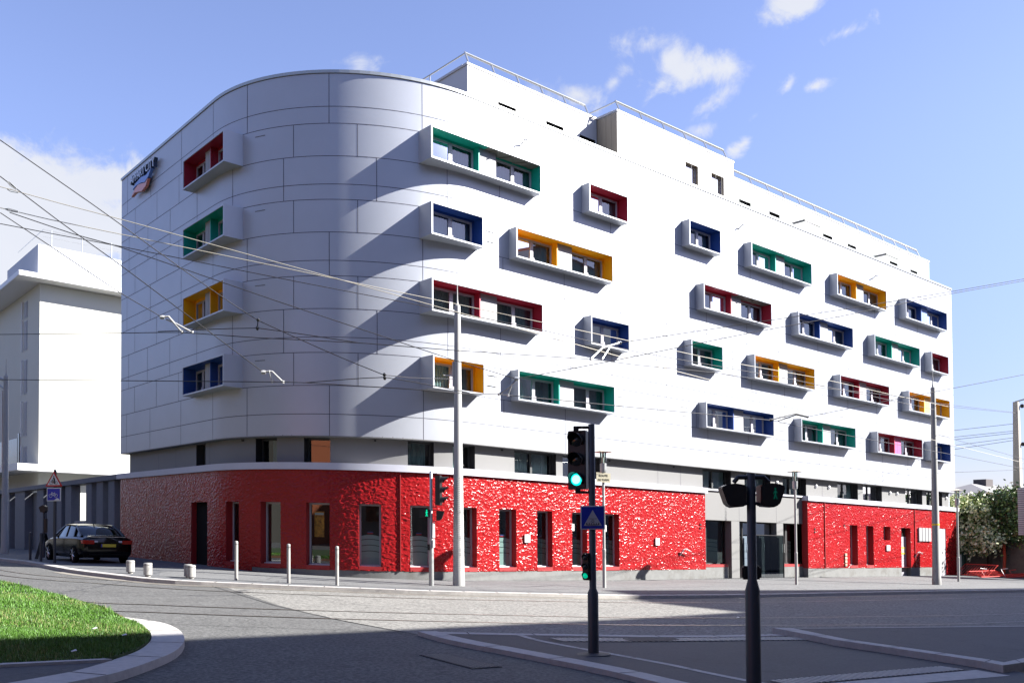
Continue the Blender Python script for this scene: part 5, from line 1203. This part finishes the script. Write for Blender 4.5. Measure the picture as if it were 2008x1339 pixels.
# ---- pavement board
bx, by = 9.55, 40.4; bz = gz(bx, by); T = frame_at(bx, by, .9, bz)
pb_ = empty('pavement_board', (bx, by, bz), 'dark folding pavement board between bollard and parked car', 'board')
for s_ in (-1, 1):
    mb = MB(T); mb.extr([(-.3, .28 * s_, 0), (.3, .28 * s_, 0), (.3, .02 * s_, 1.0), (-.3, .02 * s_, 1.0)], (0, 0, .02)); mb.build('panel', M_BLK2, pb_)
# ================================================================ PARKED CAR
cx_, cy_, ch = 10.45, 37.9, math.radians(3.5); cz_ = gz(10.4, 37.7)
slope = Vector((KX * 0 - .004, KY, 0))
car = empty('parked_car', (cx_, cy_, cz_), 'black saloon car parked with its rear to the street', 'car')
cc_, sc2 = math.cos(ch), math.sin(ch)
def CTf(x, y, z): x = x * 1.03; X = cx_ + cc_ * x - sc2 * y; Y = cy_ + sc2 * x + cc_ * y; return (X, Y, cz_ + z + (gz(X, Y) - cz_) * .9)
def loft(name, secs, mm, parent, cap=True, smooth=True):
    n = len(secs[0]); mb = MB(CTf); mb.add([p for s in secs for p in s], [(i * n + k, i * n + (k + 1) % n, (i + 1) * n + (k + 1) % n, (i + 1) * n + k) for i in range(len(secs) - 1) for k in range(n)] + ([tuple(range(n)), tuple(range((len(secs) - 1) * n, len(secs) * n))] if cap else []))
    return mb.build(name, mm, parent, smooth=smooth)
def bsec(y, hw, z0, zs, zt):       # body section: bottom, shoulder height, top height
    return [(hw * .86, y, z0), (hw * .97, y, z0 + .10), (hw, y, z0 + .28), (hw * .985, y, zs - .06), (hw * .93, y, zs), (hw * .6, y, zt), (0, y, zt + .008), (-hw * .6, y, zt), (-hw * .93, y, zs), (-hw * .985, y, zs - .06), (-hw, y, z0 + .28), (-hw * .97, y, z0 + .10), (-hw * .86, y, z0)]
S = [(-2.24, .70, .36, .66, .70), (-2.2, .82, .27, .80, .93), (-2.12, .87, .22, .90, 1.0), (-1.7, .895, .19, .94, 1.03), (-1.0, .905, .18, .945, 1.0), (0, .905, .18, .93, .96), (.9, .90, .18, .90, .94), (1.5, .89, .18, .84, .90), (2.0, .85, .2, .74, .80), (2.2, .76, .26, .62, .68), (2.27, .62, .34, .54, .58)]
body = loft('body', [bsec(*s) for s in S], M_CARP, car)
def gsec(y, zb, zt, hb_, ht): return [(hb_, y, zb), (ht + .06, y, zt - .07), (ht - .05, y, zt - .01), (0, y, zt + .012), (-ht + .05, y, zt - .01), (-ht - .06, y, zt - .07), (-hb_, y, zb)]
loft('glasshouse', [gsec(-1.72, .95, 1.00, .72, .66), (gsec(-1.30, .94, 1.22, .76, .62)), gsec(-.82, .93, 1.385, .79, .60), gsec(-.2, .92, 1.415, .80, .60), gsec(.25, .91, 1.385, .79, .58), gsec(.72, .90, 1.17, .77, .60), gsec(1.15, .90, .93, .74, .68)], M_CARGL, car)
def gs2(y, zt, ht, w=1.0): return [(ht * w + .0, y, zt - .02), (ht * w - .08, y, zt + .005), (0, y, zt + .024), (-ht * w + .08, y, zt + .005), (-ht * w, y, zt - .02), (-ht * w, y, zt - .05), (0, y, zt - .02), (ht * w, y, zt - .05)]
loft('roof', [gs2(-.88, 1.365, .60), gs2(-.6, 1.402, .61), gs2(-.2, 1.418, .61), (gs2(.1, 1.405, .60)), gs2(.3, 1.37, .59)], M_CARP, body)
for s in (-1, 1):
    mb = MB(CTf); mb.tube([(s * .735, -1.74, .97), (s * .70, -1.30, 1.2), (s * .635, -.86, 1.36)], [.055, .045, .035], 6); mb.tube([(s * .60, .3, 1.37), (s * .70, .76, 1.13), (s * .76, 1.15, .93)], [.03, .03, .04], 6); mb.tube([(s * .80, -.28, .93), (s * .65, -.24, 1.375)], .03, 5); mb.tube([(s * .79, -1.12, .94), (s * .67, -1.0, 1.30)], .04, 5)
    mb.tube([(s * .64, -.86, 1.36), (s * .66, -.2, 1.385), (s * .62, .3, 1.36)], .028, 5); mb.build('window_pillars', M_CARP, body, smooth=True)
mb = MB(CTf); mb.tube([(0, -.74, 1.41), (0, -.82, 1.46), (0, -.9, 1.455)], .02, 6); mb.build('roof_aerial', M_BLACK, body)
mb = MB(CTf); mb.box(-.66, .66, -2.262, -2.2, .30, .36); mb.build('bumper_slot', M_BLK2, body)
mb = MB(CTf); mb.box(-.60, .60, -2.236, -2.19, .955, .975); mb.build('lid_chrome', M_RIM, body)
for s in (-1, 1):
    mb = MB(CTf); mb.box(min(s * .48, s * .80), max(s * .48, s * .80), -2.262, -2.1, .70, .84); mb.box(min(s * .74, s * .865), max(s * .74, s * .865), -2.235, -1.98, .71, .85); mb.build('tail_light', M_TAIL, car, bevel=.02)
    mb = MB(CTf); mb.box(min(s * .36, s * .478), max(s * .36, s * .478), -2.266, -2.15, .76, .83); mb.build('reversing_light', M_REVL, car, bevel=.01)
    mb = MB(CTf); mb.lathe([(.03, -.09), (.09, -.08), (.10, 0), (.08, .07), (.02, .09)], Vector(CTf(s * .98, .62, .96)), 12, Vector(CTf(1, 0, 0)) - Vector(CTf(0, 0, 0))); mb.box(min(s * .78, s * .95), max(s * .78, s * .95), .58, .66, .92, .96); mb.build('door_mirror', M_CARP, car, smooth=True)
    for yy in (-1.36, 1.38):
        mb = MB(); c = Vector(CTf(s * .79, yy, .315)); ax = (Vector(CTf(s, 0, 0)) - Vector(CTf(0, 0, 0))).normalized()
        mb.lathe([(.20, .0), (.30, .01), (.318, .05), (.318, .13), (.30, .125 + .02), (.225, .15)], c, 28, ax); ty = mb.build('wheel', M_BLK2, car, smooth=True)
        mb = MB(); mb.lathe([(.228, .12), (.225, .148), (.205, .15), (.20, .12)], c, 28, ax); mb.lathe([(.05, .10), (.05, .15), (.01, .155)], c, 12, ax)
        u = ax.cross(Vector((0, 0, 1))).normalized()
        for k in range(7):
            a = 2 * PI * k / 7; d = u * math.cos(a) + Vector((0, 0, 1)) * math.sin(a); mb.tube([c + ax * .14 + d * .03, c + ax * .142 + d * .215], [.026, .018], 5)
        mb.build('rim', M_RIM, ty, smooth=True)
        mb = MB(); mb.lathe([(.335, .0), (.345, .05), (.35, .112), (.33, .113), (.325, 0)], c, 28, ax); mb.build('wheel_arch', M_BLK2, car, smooth=True)
mb = MB(CTf); mb.box(-.26, .26, -2.272, -2.26, .60, .71); pl_ = mb.build('number_plate', M_PLATE, car)
mb = MB(CTf); mb.box(-.26, -.215, -2.2745, -2.272, .602, .708); mb.build('plate_band', M_SIGNB, pl_)
mb = MB(CTf); mb.lathe([(.035, 0), (.03, .012)], Vector(CTf(0, -2.225, .86)), 14, Vector(CTf(0, -1, 0)) - Vector(CTf(0, 0, 0))); mb.build('badge', M_RIM, car)
# ================================================================ OVERHEAD WIRES
WIRES = {'W1': [(5.46, 27.86, 5.41), (7.33, 23.7, 4.99), (8.05, 21.79, 4.78), (9.21, 20.18, 4.54), (11.07, 18.63, 4.4), (13.06, 17.62, 4.31), (16.92, 16.99, 4.45), (19.33, 17.57, 4.65), (23.43, 18.04, 4.93), (27.83, 18.26, 5.02), (36.18, 19.08, 5.49), (41.51, 19.82, 5.71), (64.42, 25.36, 7.62)],
 'W1b': [(7.77, 22.42, 4.87), (9.29, 20.23, 4.78), (11.07, 18.63, 4.4)],
 'W2': [(5.47, 27.89, 4.2), (9.01, 19.74, 3.44), (9.89, 19.0, 3.41), (12.09, 17.55, 3.27), (13.32, 17.44, 3.28), (14.17, 17.37, 3.34), (19.35, 17.6, 3.46), (26.04, 17.85, 3.62), (27.98, 18.19, 3.61), (33.24, 19.0, 3.61), (43.03, 19.93, 3.49), (52.52, 21.12, 3.4), (56.83, 21.43, 3.31)],
 'W2b': [(9.84, 19.04, 3.41), (11.41, 18.11, 3.57), (13.32, 17.43, 3.31)],
 'W7': [(4.77, 24.44, 7.75), (5.66, 23.71, 7.47), (6.98, 22.61, 7.1), (9.9, 20.84, 6.5), (11.85, 19.61, 6.07), (14.5, 18.96, 5.82), (16.31, 18.11, 5.51), (19.54, 18.02, 5.42), (24.02, 18.18, 5.38), (30.27, 18.81, 5.58), (36.18, 19.08, 5.53), (42.0, 19.42, 5.54), (64.42, 25.36, 7.59)],
 'W3': [(4.76, 24.43, 8.25), (5.89, 23.49, 7.83), (6.98, 22.6, 7.45), (9.53, 20.88, 6.65), (11.64, 19.53, 6.02), (13.85, 18.47, 5.47), (16.28, 18.14, 5.19), (19.29, 18.24, 4.99), (23.75, 18.43, 4.77), (28.85, 18.73, 4.48), (34.32, 19.37, 4.32), (41.48, 19.91, 4.05), (55.76, 21.01, 3.53)],
 'W8': [(4.99, 25.56, 7.71), (6.0, 24.73, 7.45), (7.3, 23.64, 7.12), (10.21, 21.49, 6.42), (11.19, 20.94, 6.24), (14.05, 20.12, 5.97), (17.32, 19.22, 5.63), (20.81, 18.91, 5.4), (29.71, 19.28, 5.49), (41.51, 19.83, 5.41)],
 'W9': [(4.72, 23.19, 7.29), (5.82, 22.29, 6.8), (6.67, 21.59, 6.48), (9.47, 19.93, 5.43), (11.93, 18.56, 4.57), (13.23, 17.87, 4.13), (14.49, 17.09, 3.71)],
 'W6': [(3.88, 19.96, 7.65), (5.54, 19.91, 6.77), (6.19, 20.03, 6.48), (7.54, 20.23, 5.84), (9.3, 20.22, 4.96), (11.4, 18.11, 3.62), (17.6, 23.84, 4.91)],
 'W5': [(3.89, 19.98, 6.95), (5.02, 20.11, 6.32), (6.2, 20.06, 5.63), (9.15, 19.61, 3.65)],
 'W10': [(4.34, 22.22, 6.94), (4.98, 22.22, 6.6), (6.84, 22.13, 5.57), (7.74, 22.05, 5.14)],
 'W11': [(18.36, 17.32, 5.11), (21.23, 15.94, 5.7), (24.59, 14.4, 6.39), (28.5, 13.05, 7.27), (32.09, 11.97, 8.11)],
 'W12': [(14.49, 17.09, 3.71), (16.98, 16.29, 4.31), (20.89, 14.94, 5.31), (23.86, 13.98, 6.02), (28.0, 12.83, 7.08), (32.09, 11.97, 8.05)],
 'W13': [(28.31, 17.9, 3.91), (30.61, 16.61, 4.44), (33.5, 15.47, 5.05), (37.49, 14.05, 5.88)],
 'W14': [(42.33, 20.1, 4.35), (46.22, 21.14, 4.46), (64.33, 24.24, 4.3)],
 'W15': [(42.37, 20.13, 2.6), (64.54, 25.39, 3.88)],
 'R1': [(89.66, 41.98, 9.47), (95.13, 37.37, 10.21)],
 'R2': [(89.67, 42.0, 8.83), (95.14, 37.39, 9.52)],
 'R3': [(89.67, 42.01, 8.58), (95.14, 37.4, 9.32)],
 'R4': [(91.67, 42.96, 8.17), (97.26, 38.24, 9.07)],
 'R5': [(91.68, 42.97, 7.76), (97.26, 38.25, 8.82)]}
def wire(pts, r, mm, label, cat='overhead wire', name='overhead_wire', grp='overhead tram wires'):
    P3 = smooth3(pts); mb = MB(); mb.tube(P3, r, 5); o = mb.build(name, mm, smooth=True); tag(o, label, cat, grp); return o
def smooth3(pts, n=4):
    out = []
    for i in range(len(pts) - 1):
        p0, p1, p2, p3 = [Vector(pts[max(0, min(len(pts) - 1, j))]) for j in (i - 1, i, i + 1, i + 2)]
        # straight runs with only a slight curve, as a taut wire hangs
        for k in range(n):
            t = k / n; cr = .5 * ((2 * p1) + (-p0 + p2) * t + (2 * p0 - 5 * p1 + 4 * p2 - p3) * t * t + (-p0 + 3 * p1 - 3 * p2 + p3) * t ** 3); out.append(p1.lerp(p2, t).lerp(cr, .35))
    out.append(Vector(pts[-1])); return out
WLAB = {'W1': 'black contact wire crossing just above the lowest row of coloured boxes', 'W1b': 'short dark splice wire lifted by the first insulator hanger', 'W2': 'lowest black contact wire passing the traffic light head', 'W2b': 'short dark splice wire below the second insulator hanger',
 'W3': 'pale carrier wire starting uppermost at the cloud and running to the far mast', 'W7': 'pale carrier wire running from the white block to the concrete mast', 'W8': 'dark feeder wire running just below the pale carrier wires', 'W9': 'dark span wire ending at the bracket beside the teal box window',
 'W6': 'steep dark span wire from the sky past the hanger to the pale mast', 'W5': 'steep dark span wire ending at the white bracket near the blue side window', 'W10': 'steep dark span wire ending at the white bracket near the yellow side window', 'W11': 'upper of two dark wires rising across the white front to the open sky',
 'W12': 'lower of two dark wires rising across the white front to the open sky', 'W13': 'dark wire rising from the far bracket past the taped mast', 'W14': 'thin wire sloping down from the taped mast to the concrete mast', 'W15': 'nearly level thin wire between the taped mast and the concrete mast',
 'R1': 'topmost faint railway wire behind the concrete mast', 'R2': 'second faint railway wire behind the concrete mast', 'R3': 'third faint railway wire behind the concrete mast', 'R4': 'fourth faint railway wire behind the concrete mast', 'R5': 'lowest faint railway wire behind the concrete mast'}
WIRES['W16'] = WIRES['W7'][-2:]; WIRES['W7'] = WIRES['W7'][:-1]; WLAB['W16'] = 'dark wire linking the taped mast to the top of the concrete mast'; WLAB['W7'] = 'pale carrier wire running from the white block to the taped mast'
for k, pts in WIRES.items():
    wire(pts, .010 if k in ('W3', 'W7') else (.0105 if k[0] == 'W' else .022), M_WIREL if k in ('W3', 'W7') else M_WIRE, WLAB[k])
BR = [([(7.74, 22.05, 5.14), (7.85, 21.95, 5.16), (8.1, 21.75, 4.79)], [(7.81, 21.99, 5.09), (7.99, 21.84, 4.99), (8.29, 21.6, 4.78)], M_BRKT, 'white angled wire bracket near the yellow side window'),
      ([(9.15, 19.61, 3.65), (9.25, 19.52, 3.68), (9.31, 19.49, 3.44)], [(9.18, 19.58, 3.66), (9.3, 19.48, 3.67), (9.49, 19.33, 3.43)], M_BRKT, 'white angled wire bracket near the blue side window'),
      ([(14.49, 17.09, 3.71), (14.37, 17.19, 3.54), (14.17, 17.37, 3.34)], [(14.4, 17.17, 3.54), (14.37, 17.2, 3.44), (14.34, 17.23, 3.32)], M_STEEL, 'steel wire bracket before the teal box above the traffic light'),
      ([(18.36, 17.32, 5.11), (17.51, 17.13, 4.84), (16.92, 16.99, 4.45)], [(17.72, 17.09, 4.86), (17.52, 16.99, 4.71), (17.28, 16.94, 4.48)], M_STEEL, 'steel wire bracket below the small blue box window'),
      ([(26.04, 17.85, 3.63), (27.1, 17.61, 3.89), (28.31, 17.9, 3.91)], [(26.41, 17.81, 3.62), (27.3, 17.7, 3.88), (28.29, 17.92, 3.89)], M_IRON, 'dark arched wire bracket beside the long blue box window')]
for a, b, mm, lab in BR:
    mb = MB(); mb.tube(a, .026, 6); mb.tube(b, .022, 6)
    for p in (a[-1], b[-1]): mb.lathe([(.03, -.03), (.03, .03)], p, 8)
    for p in (a[0],): mb.lathe([(.04, -.05), (.05, 0), (.04, .05)], p, 8, (1, -.7, 0))
    o = mb.build('wire_bracket', mm, smooth=True); tag(o, lab, 'wire bracket', 'overhead wire brackets')
for p, q, lab in (((9.3, 20.22, 4.97), (9.29, 20.23, 4.78), 'dark insulator hanger between the third side box and the mast'), ((11.40, 18.11, 3.63), (11.41, 18.11, 3.56), 'small dark insulator hanger nearer the pale mast')):
    mb = MB(); mb.tube([p, q], .014, 6); mb.lathe([(.02, -.04), (.045, 0), (.02, .04)], p, 8); mb.lathe([(.02, -.05), (.045, 0), (.02, .05)], q, 8); o = mb.build('insulator_hanger', M_BLACK, smooth=True); tag(o, lab, 'insulator', 'overhead wire brackets')
# turnbuckles on the wires at the frame edge
for a, b, lab in (((4.9, 24.34, 8.19), (5.1, 24.18, 8.12), 'turnbuckle on the uppermost pale wire by the cloud'), ((4.85, 24.36, 7.72), (5.1, 24.16, 7.65), 'turnbuckle on the second pale wire by the cloud'), ((4.02, 19.99, 6.88), (4.18, 20.01, 6.78), 'turnbuckle on the steep wire below the cloud')):
    mb = MB(); A, B = Vector(a), Vector(b); up = Vector((0, 0, .03)); mb.tube([A, A.lerp(B, .3) + up, B + up * .5, B], .009, 5); mb.tube([A, A.lerp(B, .3) - up, B - up * .5, B], .009, 5); o = mb.build('turnbuckle', M_STEEL); tag(o, lab, 'turnbuckle', 'overhead wire turnbuckles')
